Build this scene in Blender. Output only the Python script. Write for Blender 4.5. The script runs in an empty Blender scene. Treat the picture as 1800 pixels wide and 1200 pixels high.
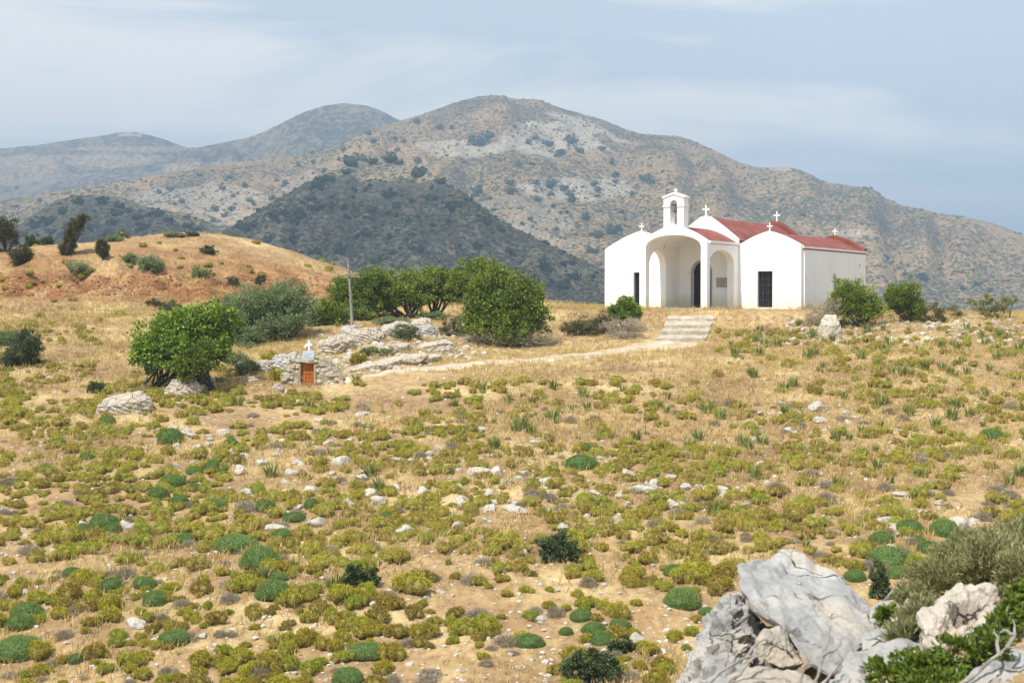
import bpy, bmesh, math, random
import numpy as np
from mathutils import Vector
from mathutils.geometry import tessellate_polygon

R = math.radians
SC = bpy.context.scene
COL = SC.collection
rnd = random.Random(7)
rng = np.random.default_rng(11)

# ------------------------------------------------------------------ camera, world, sun, exposure
F = 2600.0                     # focal length in photograph pixels (photograph 1800 x 1200)
CAM_Z = 0.65                   # eye height above the chapel's forecourt (z = 0)
PITCH = math.atan(79.0 / F)
cam = bpy.data.cameras.new("camera")
cam.sensor_width = 36.0
cam.lens = 36.0 * F / 1800.0
cam.clip_start = 0.1
cam.clip_end = 30000
cam_o = bpy.data.objects.new("camera", cam)
COL.objects.link(cam_o)
cam.dof.use_dof = True
cam.dof.focus_distance = 62.0
cam.dof.aperture_fstop = 4.5
cam_o.location = (0, 0, CAM_Z)
cam_o.rotation_euler = (R(90) - PITCH, 0, 0)
SC.camera = cam_o

SUN_EL = 56.0
SUN_H = Vector((-0.54, -0.84, 0)).normalized()
SUN = Vector((SUN_H.x * math.cos(R(SUN_EL)), SUN_H.y * math.cos(R(SUN_EL)), math.sin(R(SUN_EL))))
sl = bpy.data.lights.new("sun", 'SUN')
sl.energy = 4.8
sl.angle = R(0.5)
sl.color = (1.0, 0.96, 0.89)
so = bpy.data.objects.new("sun", sl)
COL.objects.link(so)
so.rotation_euler = SUN.to_track_quat('Z', 'Y').to_euler()
so.location = SUN * 400

W = bpy.data.worlds.new("World")
SC.world = W
W.use_nodes = True
nt = W.node_tree
nt.nodes.clear()
w_out = nt.nodes.new('ShaderNodeOutputWorld')
w_bg = nt.nodes.new('ShaderNodeBackground')
w_sky = nt.nodes.new('ShaderNodeTexSky')
w_sky.sky_type = 'NISHITA'
w_sky.sun_disc = False
w_sky.sun_elevation = R(SUN_EL)
w_sky.sun_rotation = math.atan2(SUN.x, SUN.y)
w_sky.dust_density = 2.0
w_sky.air_density = 1.0
w_bg.inputs['Strength'].default_value = 0.1
# a thin veil of cloud, placed by direction in the sky
tc = nt.nodes.new('ShaderNodeTexCoord')
mp = nt.nodes.new('ShaderNodeMapping')
mp.inputs['Scale'].default_value = (2.4, 2.4, 12.0)
mp.inputs['Location'].default_value = (0.35, 0.2, 0.1)
n1 = nt.nodes.new('ShaderNodeTexNoise')
n1.inputs['Scale'].default_value = 1.5
n1.inputs['Detail'].default_value = 7
n1.inputs['Roughness'].default_value = 0.55
n1.inputs['Distortion'].default_value = 0.5
r1 = nt.nodes.new('ShaderNodeValToRGB')
r1.color_ramp.elements[0].position = 0.38
r1.color_ramp.elements[0].color = (0, 0, 0, 1)
r1.color_ramp.elements[1].position = 0.54
r1.color_ramp.elements[1].color = (1, 1, 1, 1)
cl = nt.nodes.new('ShaderNodeMix')
cl.data_type = 'RGBA'
cl.inputs['A'].default_value = (5.9, 6.7, 7.5, 1)    # grey-blue veil between the clouds
cl.inputs['B'].default_value = (9.4, 9.15, 8.8, 1)   # pale cloud
mx = nt.nodes.new('ShaderNodeMix')
mx.data_type = 'RGBA'
mx.inputs['Factor'].default_value = 0.88
nt.links.new(tc.outputs['Generated'], mp.inputs['Vector'])
nt.links.new(mp.outputs['Vector'], n1.inputs['Vector'])
sxyz = nt.nodes.new('ShaderNodeSeparateXYZ')          # the cover thins out towards the east (right)
thin = nt.nodes.new('ShaderNodeMath'); thin.operation = 'MULTIPLY_ADD'; thin.inputs[1].default_value = -0.26
nt.links.new(tc.outputs['Generated'], sxyz.inputs[0]); nt.links.new(sxyz.outputs['X'], thin.inputs[0]); nt.links.new(n1.outputs['Fac'], thin.inputs[2])
low = nt.nodes.new('ShaderNodeMath'); low.operation = 'MULTIPLY_ADD'; low.inputs[1].default_value = -0.7     # and is closed towards the skyline
lift = nt.nodes.new('ShaderNodeMath'); lift.operation = 'ADD'; lift.inputs[1].default_value = 0.075
nt.links.new(sxyz.outputs['Z'], low.inputs[0]); nt.links.new(thin.outputs[0], low.inputs[2]); nt.links.new(low.outputs[0], lift.inputs[0])
nt.links.new(lift.outputs[0], r1.inputs['Fac'])
nt.links.new(r1.outputs['Color'], cl.inputs['Factor'])
nt.links.new(w_sky.outputs['Color'], mx.inputs['A'])
nt.links.new(cl.outputs['Result'], mx.inputs['B'])
nt.links.new(mx.outputs['Result'], w_bg.inputs['Color'])
nt.links.new(w_bg.outputs['Background'], w_out.inputs['Surface'])

SC.view_settings.view_transform = 'Standard'
SC.view_settings.look = 'None'
SC.view_settings.exposure = 0.4
SC.view_settings.gamma = 1.0
SC.cycles.max_bounces = 6
SC.cycles.diffuse_bounces = 5
SC.cycles.glossy_bounces = 2
SC.cycles.transmission_bounces = 3
SC.cycles.transparent_max_bounces = 6
SC.cycles.volume_bounces = 0
SC.cycles.use_denoising = True

# ------------------------------------------------------------------ projection helpers (layout survey)
cp, sp = math.cos(PITCH), math.sin(PITCH)

def ray(px, py):
    """Direction with y = 1 (distance ahead of the camera) for a photograph pixel."""
    x = (px - 900.0) / F
    y = -(py - 600.0) / F
    dy = cp + y * sp
    dz = -sp + y * cp
    return x / dy, dz / dy

def at(px, py, d):
    rx, rz = ray(px, py)
    return Vector((rx * d, d, CAM_Z + rz * d))

def to_px(X, Y, Z):
    zc = Z - CAM_Z
    f = Y * cp - zc * sp
    u = Y * sp + zc * cp
    return 900 + F * X / f, 600 - F * u / f

# ------------------------------------------------------------------ noise
def _h2(ix, iy, s):
    h = (ix.astype(np.int64) * 374761393 + iy.astype(np.int64) * 668265263 + s * 144664651) & 0xFFFFFFFF
    h = ((h ^ (h >> 13)) * 1274126177) & 0xFFFFFFFF
    h = h ^ (h >> 16)
    return (h & 0xFFFFFF) / float(0xFFFFFF)

def noise2(x, y, s=0):
    x = np.asarray(x, float); y = np.asarray(y, float)
    ix = np.floor(x); iy = np.floor(y)
    fx = x - ix; fy = y - iy
    fx = fx * fx * fx * (fx * (fx * 6 - 15) + 10); fy = fy * fy * fy * (fy * (fy * 6 - 15) + 10)
    a = _h2(ix, iy, s); b = _h2(ix + 1, iy, s); c = _h2(ix, iy + 1, s); d = _h2(ix + 1, iy + 1, s)
    return (a + (b - a) * fx) * (1 - fy) + (c + (d - c) * fx) * fy - 0.5

def fbm2(x, y, o=4, s=0, g=0.5):
    r = 0; a = 1.0
    for i in range(o):
        ca, sa = math.cos(0.6 * i), math.sin(0.6 * i)
        k = 2.0 ** i
        r = r + a * noise2((x * ca - y * sa) * k, (x * sa + y * ca) * k, s + i * 17)
        a *= g
    return r

def noise3(p, s=0):
    i = np.floor(p); f = p - i
    f = f * f * (3 - 2 * f)
    r = 0
    for dx in (0, 1):
        for dy in (0, 1):
            for dz in (0, 1):
                h = _h2(i[:, 0] + dx + 57 * (i[:, 2] + dz), i[:, 1] + dy + 131 * (i[:, 2] + dz), s)
                w = (f[:, 0] if dx else 1 - f[:, 0]) * (f[:, 1] if dy else 1 - f[:, 1]) * (f[:, 2] if dz else 1 - f[:, 2])
                r = r + h * w
    return r - 0.5

def fbm3(p, o=4, s=0, g=0.5):
    r = 0; a = 1.0
    for k in range(o):
        r = r + a * noise3(p * (2.0 ** k) + k * 3.7, s + k * 13)
        a *= g
    return r

def sstep(a, b, x):
    t = np.clip((x - a) / (b - a), 0, 1)
    return t * t * (3 - 2 * t)

# ------------------------------------------------------------------ mesh helpers
def mesh_np(name, V, Fq, mat, smooth=False, attrs=None, matidx=None):
    """Mesh from numpy vertices and equal-sized faces (n,3) or (n,4), or a list of such arrays."""
    Fl = Fq if isinstance(Fq, list) else [Fq]
    me = bpy.data.meshes.new(name)
    V = np.asarray(V, np.float32)
    me.vertices.add(len(V)); me.vertices.foreach_set('co', V.ravel())
    loops = np.concatenate([f.ravel() for f in Fl]).astype(np.int32)
    sizes = np.concatenate([np.full(len(f), f.shape[1]) for f in Fl]).astype(np.int32)
    starts = np.concatenate([[0], np.cumsum(sizes)[:-1]]).astype(np.int32)
    me.loops.add(len(loops)); me.loops.foreach_set('vertex_index', loops)
    me.polygons.add(len(sizes)); me.polygons.foreach_set('loop_start', starts); me.polygons.foreach_set('loop_total', sizes)
    mats = mat if isinstance(mat, (list, tuple)) else [mat]
    for m in mats: me.materials.append(m)
    if matidx is not None: me.polygons.foreach_set('material_index', np.asarray(matidx, np.int32))
    me.polygons.foreach_set('use_smooth', np.full(len(sizes), bool(smooth)))
    for k, a in (attrs or {}).items():
        at_ = me.attributes.new(k, 'FLOAT', 'POINT')
        at_.data.foreach_set('value', np.asarray(a, np.float32))
    me.update(calc_edges=True)
    return me

def link(name, me, parent=None, loc=None, label=None, cat=None, group=None, kind=None):
    o = bpy.data.objects.new(name, me)
    COL.objects.link(o)
    if parent is not None: o.parent = parent
    if loc is not None: o.location = loc
    if label: o['label'] = label
    if cat: o['category'] = cat
    if group: o['group'] = group
    if kind: o['kind'] = kind
    return o

def thing(name, loc, label, cat, group=None, rotz=0.0):
    o = link(name, None, None, loc, label, cat, group)
    o.rotation_euler = (0, 0, rotz)
    o.empty_display_size = 0.3
    return o

def part(name, bm, mat, parent, smooth=False):
    me = bpy.data.meshes.new(name)
    for m in (mat if isinstance(mat, (list, tuple)) else [mat]): me.materials.append(m)
    bmesh.ops.recalc_face_normals(bm, faces=bm.faces[:])
    for f in bm.faces: f.smooth = smooth
    bm.to_mesh(me); bm.free()
    return link(name, me, parent)

def bx(bm, x0, x1, y0, y1, z0, z1):
    v = [bm.verts.new(c) for c in ((x0, y0, z0), (x1, y0, z0), (x1, y1, z0), (x0, y1, z0),
                                   (x0, y0, z1), (x1, y0, z1), (x1, y1, z1), (x0, y1, z1))]
    for q in ((0, 3, 2, 1), (4, 5, 6, 7), (0, 1, 5, 4), (1, 2, 6, 5), (2, 3, 7, 6), (3, 0, 4, 7)):
        bm.faces.new([v[i] for i in q])

def prism(bm, outer, holes, a, b, tf):
    """Extrude a 2-D outline (with holes) from a to b; tf(u, v, w) -> local coordinates."""
    loops = [outer] + list(holes)
    vs = []
    for w in (a, b):
        vs.append([[bm.verts.new(tf(u, v, w)) for u, v in lp] for lp in loops])
    tris = tessellate_polygon([[Vector((u, v, 0)) for u, v in lp] for lp in loops])
    for layer in vs:
        flat = [v for lp in layer for v in lp]
        for t in tris:
            try: bm.faces.new([flat[i] for i in t])
            except ValueError: pass
    for k, lp in enumerate(loops):
        n = len(lp)
        for i in range(n):
            j = (i + 1) % n
            bm.faces.new((vs[0][k][i], vs[0][k][j], vs[1][k][j], vs[1][k][i]))

def XZ(u, v, w): return (u, w, v)
def YZ(u, v, w): return (w, u, v)

def tube_np(paths):
    """Tapered tubes: paths = list of (points list, radii list). Returns V, F arrays."""
    Vs, Fs, off = [], [], 0
    n = 7
    for pts, rad in paths:
        P = np.array([tuple(p) for p in pts], float)
        for i in range(len(P)):
            t = P[min(i + 1, len(P) - 1)] - P[max(i - 1, 0)]
            t = t / (np.linalg.norm(t) + 1e-9)
            a = np.cross(t, (0.31, 0.9, 0.17)); a /= np.linalg.norm(a) + 1e-9
            b = np.cross(t, a)
            an = np.arange(n) * 2 * math.pi / n
            Vs.append(P[i] + rad[i] * (np.cos(an)[:, None] * a + np.sin(an)[:, None] * b))
        for i in range(len(P) - 1):
            for k in range(n):
                Fs.append((off + i * n + k, off + i * n + (k + 1) % n, off + (i + 1) * n + (k + 1) % n, off + (i + 1) * n + k))
        off += len(P) * n
    return np.concatenate(Vs), np.array(Fs)

def unit(a): return a / (np.linalg.norm(a, axis=1, keepdims=True) + 1e-9)

def leaves(P, A, L, Wd, g, bend=0.0):
    """Leaf-sized rhombi: base points P, axes A, lengths L, half widths Wd."""
    n = len(P)
    A = unit(A)
    B = unit(np.cross(A, g.normal(size=(n, 3))))
    N = np.cross(A, B)
    L = np.broadcast_to(np.asarray(L, float), (n,))[:, None]
    Wd = np.broadcast_to(np.asarray(Wd, float), (n,))[:, None]
    V = np.empty((n, 4, 3))
    V[:, 0] = P
    V[:, 1] = P + A * L * 0.5 + B * Wd + N * L * bend
    V[:, 2] = P + A * L
    V[:, 3] = P + A * L * 0.5 - B * Wd + N * L * bend
    return V.reshape(-1, 3), np.arange(n * 4).reshape(n, 4)

def merge(parts):
    V, Fl, mi, off = [], [], [], 0
    for k, (v, f) in enumerate(parts):
        V.append(v); Fl.append(np.asarray(f) + off); mi += [k] * len(f); off += len(v)
    return np.concatenate(V), Fl, mi

_ico = {}
def ico(n):
    if n not in _ico:
        bm = bmesh.new(); bmesh.ops.create_icosphere(bm, subdivisions=n, radius=1)
        bm.verts.ensure_lookup_table()
        _ico[n] = (np.array([v.co[:] for v in bm.verts]), np.array([[v.index for v in f.verts] for f in bm.faces]))
        bm.free()
    return _ico[n]

# ------------------------------------------------------------------ materials
def new_mat(name):
    m = bpy.data.materials.new(name); m.use_nodes = True
    t = m.node_tree
    return m, t, t.nodes['Principled BSDF'], lambda k: t.nodes.new('ShaderNode' + k), t.links.new

def ramp(t, stops):
    r = t.nodes.new('ShaderNodeValToRGB')
    e = r.color_ramp.elements
    while len(e) < len(stops): e.new(0.5)
    for i, (p, c) in enumerate(stops):
        e[i].position = p; e[i].color = (*c, 1)
    return r

def mat_noise(name, stops, scale, detail=5, rough=0.9, bump=0.3, bscale=None, coord='Object', spec=0.2, dist=0.02, stretch=(1, 1, 1), distortion=0.0):
    m, t, b, N, Lk = new_mat(name)
    tcn = N('TexCoord'); mpn = N('Mapping'); mpn.inputs['Scale'].default_value = stretch
    Lk(tcn.outputs[coord], mpn.inputs['Vector'])
    n = N('TexNoise'); n.inputs['Scale'].default_value = scale; n.inputs['Detail'].default_value = detail
    n.inputs['Distortion'].default_value = distortion
    Lk(mpn.outputs['Vector'], n.inputs['Vector'])
    r = ramp(t, stops); Lk(n.outputs['Fac'], r.inputs['Fac'])
    Lk(r.outputs['Color'], b.inputs['Base Color'])
    b.inputs['Roughness'].default_value = rough
    b.inputs['Specular IOR Level'].default_value = spec
    if bump:
        n2 = N('TexNoise'); n2.inputs['Scale'].default_value = bscale or scale * 3; n2.inputs['Detail'].default_value = 6
        Lk(mpn.outputs['Vector'], n2.inputs['Vector'])
        bp = N('Bump'); bp.inputs['Strength'].default_value = bump; bp.inputs['Distance'].default_value = dist
        Lk(n2.outputs['Fac'], bp.inputs['Height']); Lk(bp.outputs['Normal'], b.inputs['Normal'])
    return m

def mat_leaf(name, stops, trans=0.25, rough=0.6, spec=0.25, objvar=0.25):
    """Leaves: colour varies leaf by leaf and plant by plant."""
    m, t, b, N, Lk = new_mat(name)
    g = N('NewGeometry'); oi = N('ObjectInfo')
    r = ramp(t, stops)
    ma = N('Math'); ma.operation = 'MULTIPLY_ADD'; ma.inputs[1].default_value = objvar; 
    mb = N('Math'); mb.operation = 'MULTIPLY'; mb.inputs[1].default_value = 1 - objvar
    Lk(g.outputs['Random Per Island'], mb.inputs[0]); Lk(oi.outputs['Random'], ma.inputs[0]); Lk(mb.outputs[0], ma.inputs[2])
    Lk(ma.outputs[0], r.inputs['Fac'])
    Lk(r.outputs['Color'], b.inputs['Base Color'])
    b.inputs['Roughness'].default_value = rough; b.inputs['Specular IOR Level'].default_value = spec
    if trans:
        tr = N('BsdfTranslucent'); mix = N('MixShader'); mix.inputs[0].default_value = trans
        Lk(r.outputs['Color'], tr.inputs['Color'])
        Lk(b.outputs[0], mix.inputs[1]); Lk(tr.outputs[0], mix.inputs[2])
        Lk(mix.outputs[0], t.nodes['Material Output'].inputs['Surface'])
    return m

M = {}
def mat_leaf2(name, hues, lo=.55, hi=1.35, trans=.2, rough=.8, attr=None):
    """hue differs from plant to plant, brightness from leaf to leaf"""
    m, t, b, N, Lk = new_mat(name)
    g = N('NewGeometry'); oi = N('ObjectInfo')
    r = ramp(t, hues)
    if attr: oi = N('Attribute'); oi.attribute_name = attr; Lk(oi.outputs['Fac'], r.inputs['Fac'])
    else: Lk(oi.outputs['Random'], r.inputs['Fac'])
    v = N('MapRange'); v.inputs['To Min'].default_value = lo; v.inputs['To Max'].default_value = hi; Lk(g.outputs['Random Per Island'], v.inputs['Value'])
    vm = N('VectorMath'); vm.operation = 'SCALE'; Lk(r.outputs['Color'], vm.inputs[0]); Lk(v.outputs[0], vm.inputs['Scale'])
    Lk(vm.outputs[0], b.inputs['Base Color']); b.inputs['Roughness'].default_value = rough; b.inputs['Specular IOR Level'].default_value = .1
    tr = N('BsdfTranslucent'); mix = N('MixShader'); mix.inputs[0].default_value = trans
    Lk(vm.outputs[0], tr.inputs['Color']); Lk(b.outputs[0], mix.inputs[1]); Lk(tr.outputs[0], mix.inputs[2])
    Lk(mix.outputs[0], t.nodes['Material Output'].inputs['Surface'])
    return m
YH = [(0, (0.304, 0.222, 0.062)), (.18, (0.384, 0.291, 0.056)), (.4, (0.429, 0.367, 0.045)), (.7, (0.473, 0.432, 0.050)), (.9, (0.338, 0.388, 0.039)), (1, (0.271, 0.356, 0.034))]
M['yellow_leaf'] = mat_leaf2('yellow_shrub_leaf', YH)
M['yellow_far'] = mat_leaf2('yellow_scrub_leaf', YH, attr='hue')
M['twig_core'] = mat_noise('shrub_twig_core', [(.3, (.17, .14, .035)), (.7, (.28, .24, .055))], 14, bump=.8, bscale=40, dist=.03)
M['cushion_leaf'] = mat_leaf('cushion_spine', [(0, (0.106, 0.156, 0.037)), (.5, (0.175, 0.244, 0.062)), (1, (0.300, 0.375, 0.112))], .15, .8, .1, .35)
M['cushion_core'] = mat_noise('cushion_core', [(.3, (0.084, 0.138, 0.042)), (.7, (0.132, 0.204, 0.066))], 12, bump=.8, bscale=50, dist=.03)
M['grey_twig'] = mat_leaf('grey_dead_twig', [(0, (.19, .155, .11)), (.6, (.33, .28, .205)), (1, (.48, .42, .32))], .0, .9, .1, .4)
M['grey_core'] = mat_noise('grey_core', [(.3, (.17, .135, .095)), (.7, (.28, .23, .165))], 16, bump=.8, bscale=50, dist=.03)
M['strap_leaf'] = mat_leaf('strap_leaf', [(0, (.13, .165, .04)), (.6, (.21, .25, .06)), (1, (.34, .34, .12))], .25, .5, .3, .3)
M['dry_grass'] = mat_leaf('dry_grass', [(0, (.34, .24, .09)), (.5, (.50, .375, .14)), (1, (.66, .53, .235))], .25, .9, .1, 0)
M['tree_leaf'] = mat_leaf('carob_leaf', [(0, (0.067, 0.099, 0.014)), (.4, (0.141, 0.195, 0.019)), (.8, (0.255, 0.315, 0.031)), (1, (0.417, 0.454, 0.078))], .25, .45, .35, .2)
M['bright_leaf'] = mat_leaf('bright_leaf', [(0, (0.077, 0.138, 0.016)), (.4, (0.153, 0.253, 0.022)), (.8, (0.275, 0.391, 0.035)), (1, (0.458, 0.549, 0.108))], .3, .4, .4, .1)
M['olive_leaf'] = mat_leaf('olive_leaf', [(0, (0.103, 0.144, 0.046)), (.5, (0.196, 0.253, 0.098)), (1, (0.345, 0.414, 0.196))], .2, .6, .3, .2)
M['dark_leaf'] = mat_leaf('dark_shrub_leaf', [(0, (.05, .07, .028)), (.6, (.095, .13, .05)), (1, (.16, .20, .09))], .15, .6, .25, .3)
M['brown_leaf'] = mat_leaf('windswept_leaf', [(0, (.06, .055, .022)), (.6, (.12, .11, .04)), (1, (.2, .19, .08))], .15, .7, .2, .3)
M['glossy_leaf'] = mat_leaf('glossy_leaf', [(0, (.05, .085, .012)), (.4, (.10, .16, .018)), (.8, (.20, .25, .03)), (.95, (.32, .30, .07)), (1, (.40, .25, .06))], .3, .3, .5, .1)
M['silver_leaf'] = mat_leaf('silver_green_leaf', [(0, (.12, .13, .04)), (.4, (.23, .24, .09)), (.75, (.36, .35, .17)), (1, (.58, .54, .35))], .25, .6, .25, .2)
M['far_leaf'] = mat_leaf('far_tree_leaf', [(0, (.022, .04, .018)), (1, (.05, .075, .03))], .0, .8, .1, .5)
M['crown_core'] = mat_noise('shade_toned_foliage', [(.3, (0.034, 0.054, 0.014)), (.7, (0.072, 0.108, 0.022))], 7, bump=1, bscale=22, dist=.08)  # core toned darker than the leaves, painting shade into the crown's gaps
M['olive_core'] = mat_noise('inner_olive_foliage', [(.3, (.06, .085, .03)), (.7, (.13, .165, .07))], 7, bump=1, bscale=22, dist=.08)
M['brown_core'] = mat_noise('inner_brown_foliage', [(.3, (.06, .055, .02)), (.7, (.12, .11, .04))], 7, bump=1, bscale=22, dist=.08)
M['bark'] = mat_noise('bark', [(.3, (.05, .038, .028)), (.7, (.15, .12, .095))], 9, bump=.6, bscale=25)
M['grey_wood'] = mat_noise('weathered_grey_wood', [(.3, (.16, .145, .13)), (.7, (.38, .355, .32))], 6, bump=.5, bscale=30, stretch=(4, 4, .6))
M['white_stone'] = mat_noise('pale_limestone', [(.25, (.27, .24, .20)), (.5, (.46, .42, .36)), (.75, (.60, .56, .50))], 3.5, bump=.5, bscale=9, dist=.05)
M['red_clod'] = mat_noise('red_clod', [(.3, (.16, .06, .025)), (.7, (.36, .18, .08))], 1.5, bump=.4)
M['marble'] = mat_noise('white_marble', [(.3, (.72, .72, .72)), (.7, (.82, .82, .81))], 8, bump=0, rough=.5)
M['grey_marble'] = mat_noise('grey_marble', [(.3, (.22, .25, .28)), (.7, (.40, .43, .46))], 9, bump=.1, rough=.5, distortion=1.5)
M['path'] = mat_noise('worn_pale_path', [(.3, (.36, .27, .17)), (.5, (.48, .39, .27)), (.7, (.58, .50, .38))], 1.8, bump=.6, bscale=12)
M['concrete'] = mat_noise('pale_concrete', [(.3, (.34, .29, .225)), (.7, (.53, .47, .38))], 3, bump=.5, bscale=16)
M['door_orange'] = mat_noise('varnished_orange_wood', [(.3, (.30, .085, .015)), (.7, (.48, .15, .03))], 5, bump=.2, bscale=20, rough=.45, stretch=(5, 5, .8))
M['dark_wood'] = mat_noise('dark_door_wood', [(.3, (.018, .014, .011)), (.7, (.04, .032, .025))], 6, bump=.2, bscale=20, rough=.5, stretch=(5, 5, .8))
M['iron'] = mat_noise('dark_iron', [(.3, (.025, .025, .025)), (.7, (.06, .06, .058))], 12, bump=.1, rough=.5)
M['interior_dark'] = mat_noise('interior_dark', [(.3, (.012, .012, .012)), (.7, (.022, .022, .022))], 4, bump=0, rough=.15, spec=.5)  # opaque near-black: the darkness of the unlit interior put into the colour
M['bronze'] = mat_noise('old_bronze', [(.3, (.06, .05, .03)), (.7, (.14, .12, .08))], 12, bump=.1, rough=.45)
M['plaque'] = mat_noise('grey_plaque', [(.3, (.33, .33, .32)), (.7, (.46, .46, .45))], 9, bump=.1, rough=.6)
M['dark_ink'] = mat_noise('engraved_line', [(.3, (.16, .16, .16)), (.7, (.24, .24, .24))], 9, bump=0)

def mat_white_wall():
    m, t, b, N, Lk = new_mat('whitewash')
    tcn = N('TexCoord'); n = N('TexNoise'); n.inputs['Scale'].default_value = 0.9; n.inputs['Detail'].default_value = 8; n.inputs['Roughness'].default_value = .65
    Lk(tcn.outputs['Object'], n.inputs['Vector'])
    r = ramp(t, [(.2, (.78, .78, .77)), (.5, (.86, .86, .85)), (.8, (.88, .88, .87))]); Lk(n.outputs['Fac'], r.inputs['Fac'])
    # rising damp: a yellowish band with an uneven edge along the foot of the walls
    sx = N('SeparateXYZ'); Lk(tcn.outputs['Object'], sx.inputs[0])
    n2 = N('TexNoise'); n2.inputs['Scale'].default_value = 1.7; n2.inputs['Detail'].default_value = 6; Lk(tcn.outputs['Object'], n2.inputs['Vector'])
    ad = N('Math'); ad.operation = 'MULTIPLY_ADD'; ad.inputs[1].default_value = -1.1; Lk(n2.outputs['Fac'], ad.inputs[0]); Lk(sx.outputs['Z'], ad.inputs[2])
    mr = N('MapRange'); mr.inputs['From Min'].default_value = -.35; mr.inputs['From Max'].default_value = .25; mr.inputs['To Min'].default_value = .75; mr.inputs['To Max'].default_value = 0
    Lk(ad.outputs[0], mr.inputs['Value'])
    mx1 = N('Mix'); mx1.data_type = 'RGBA'; mx1.inputs['B'].default_value = (.74, .66, .50, 1)
    Lk(mr.outputs[0], mx1.inputs['Factor']); Lk(r.outputs['Color'], mx1.inputs['A'])
    # flaked dark patches
    n3 = N('TexNoise'); n3.inputs['Scale'].default_value = 1.6; n3.inputs['Detail'].default_value = 9; n3.inputs['Roughness'].default_value = .7
    mp3 = N('Mapping'); mp3.inputs['Scale'].default_value = (1, 1, .55); Lk(tcn.outputs['Object'], mp3.inputs['Vector']); Lk(mp3.outputs[0], n3.inputs['Vector'])
    r3 = ramp(t, [(.63, (0, 0, 0)), (.69, (1, 1, 1))]); Lk(n3.outputs['Fac'], r3.inputs['Fac'])
    mx2 = N('Mix'); mx2.data_type = 'RGBA'; mx2.inputs['B'].default_value = (.34, .33, .31, 1)
    Lk(r3.outputs['Color'], mx2.inputs['Factor']); Lk(mx1.outputs['Result'], mx2.inputs['A'])
    Lk(mx2.outputs['Result'], b.inputs['Base Color'])
    b.inputs['Roughness'].default_value = .9; b.inputs['Specular IOR Level'].default_value = .15
    bp = N('Bump'); bp.inputs['Strength'].default_value = .25; bp.inputs['Distance'].default_value = .03
    n4 = N('TexNoise'); n4.inputs['Scale'].default_value = 5; n4.inputs['Detail'].default_value = 6; Lk(tcn.outputs['Object'], n4.inputs['Vector'])
    Lk(n4.outputs['Fac'], bp.inputs['Height']); Lk(bp.outputs[0], b.inputs['Normal'])
    return m
M['white'] = mat_white_wall()
M['red_roof'] = mat_noise('red_roof_paint', [(.25, (.17, .05, .038)), (.5, (.235, .075, .055)), (.8, (.31, .12, .09))], 1.2, detail=9, rough=.8, bump=.25, bscale=8, spec=.2)

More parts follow.
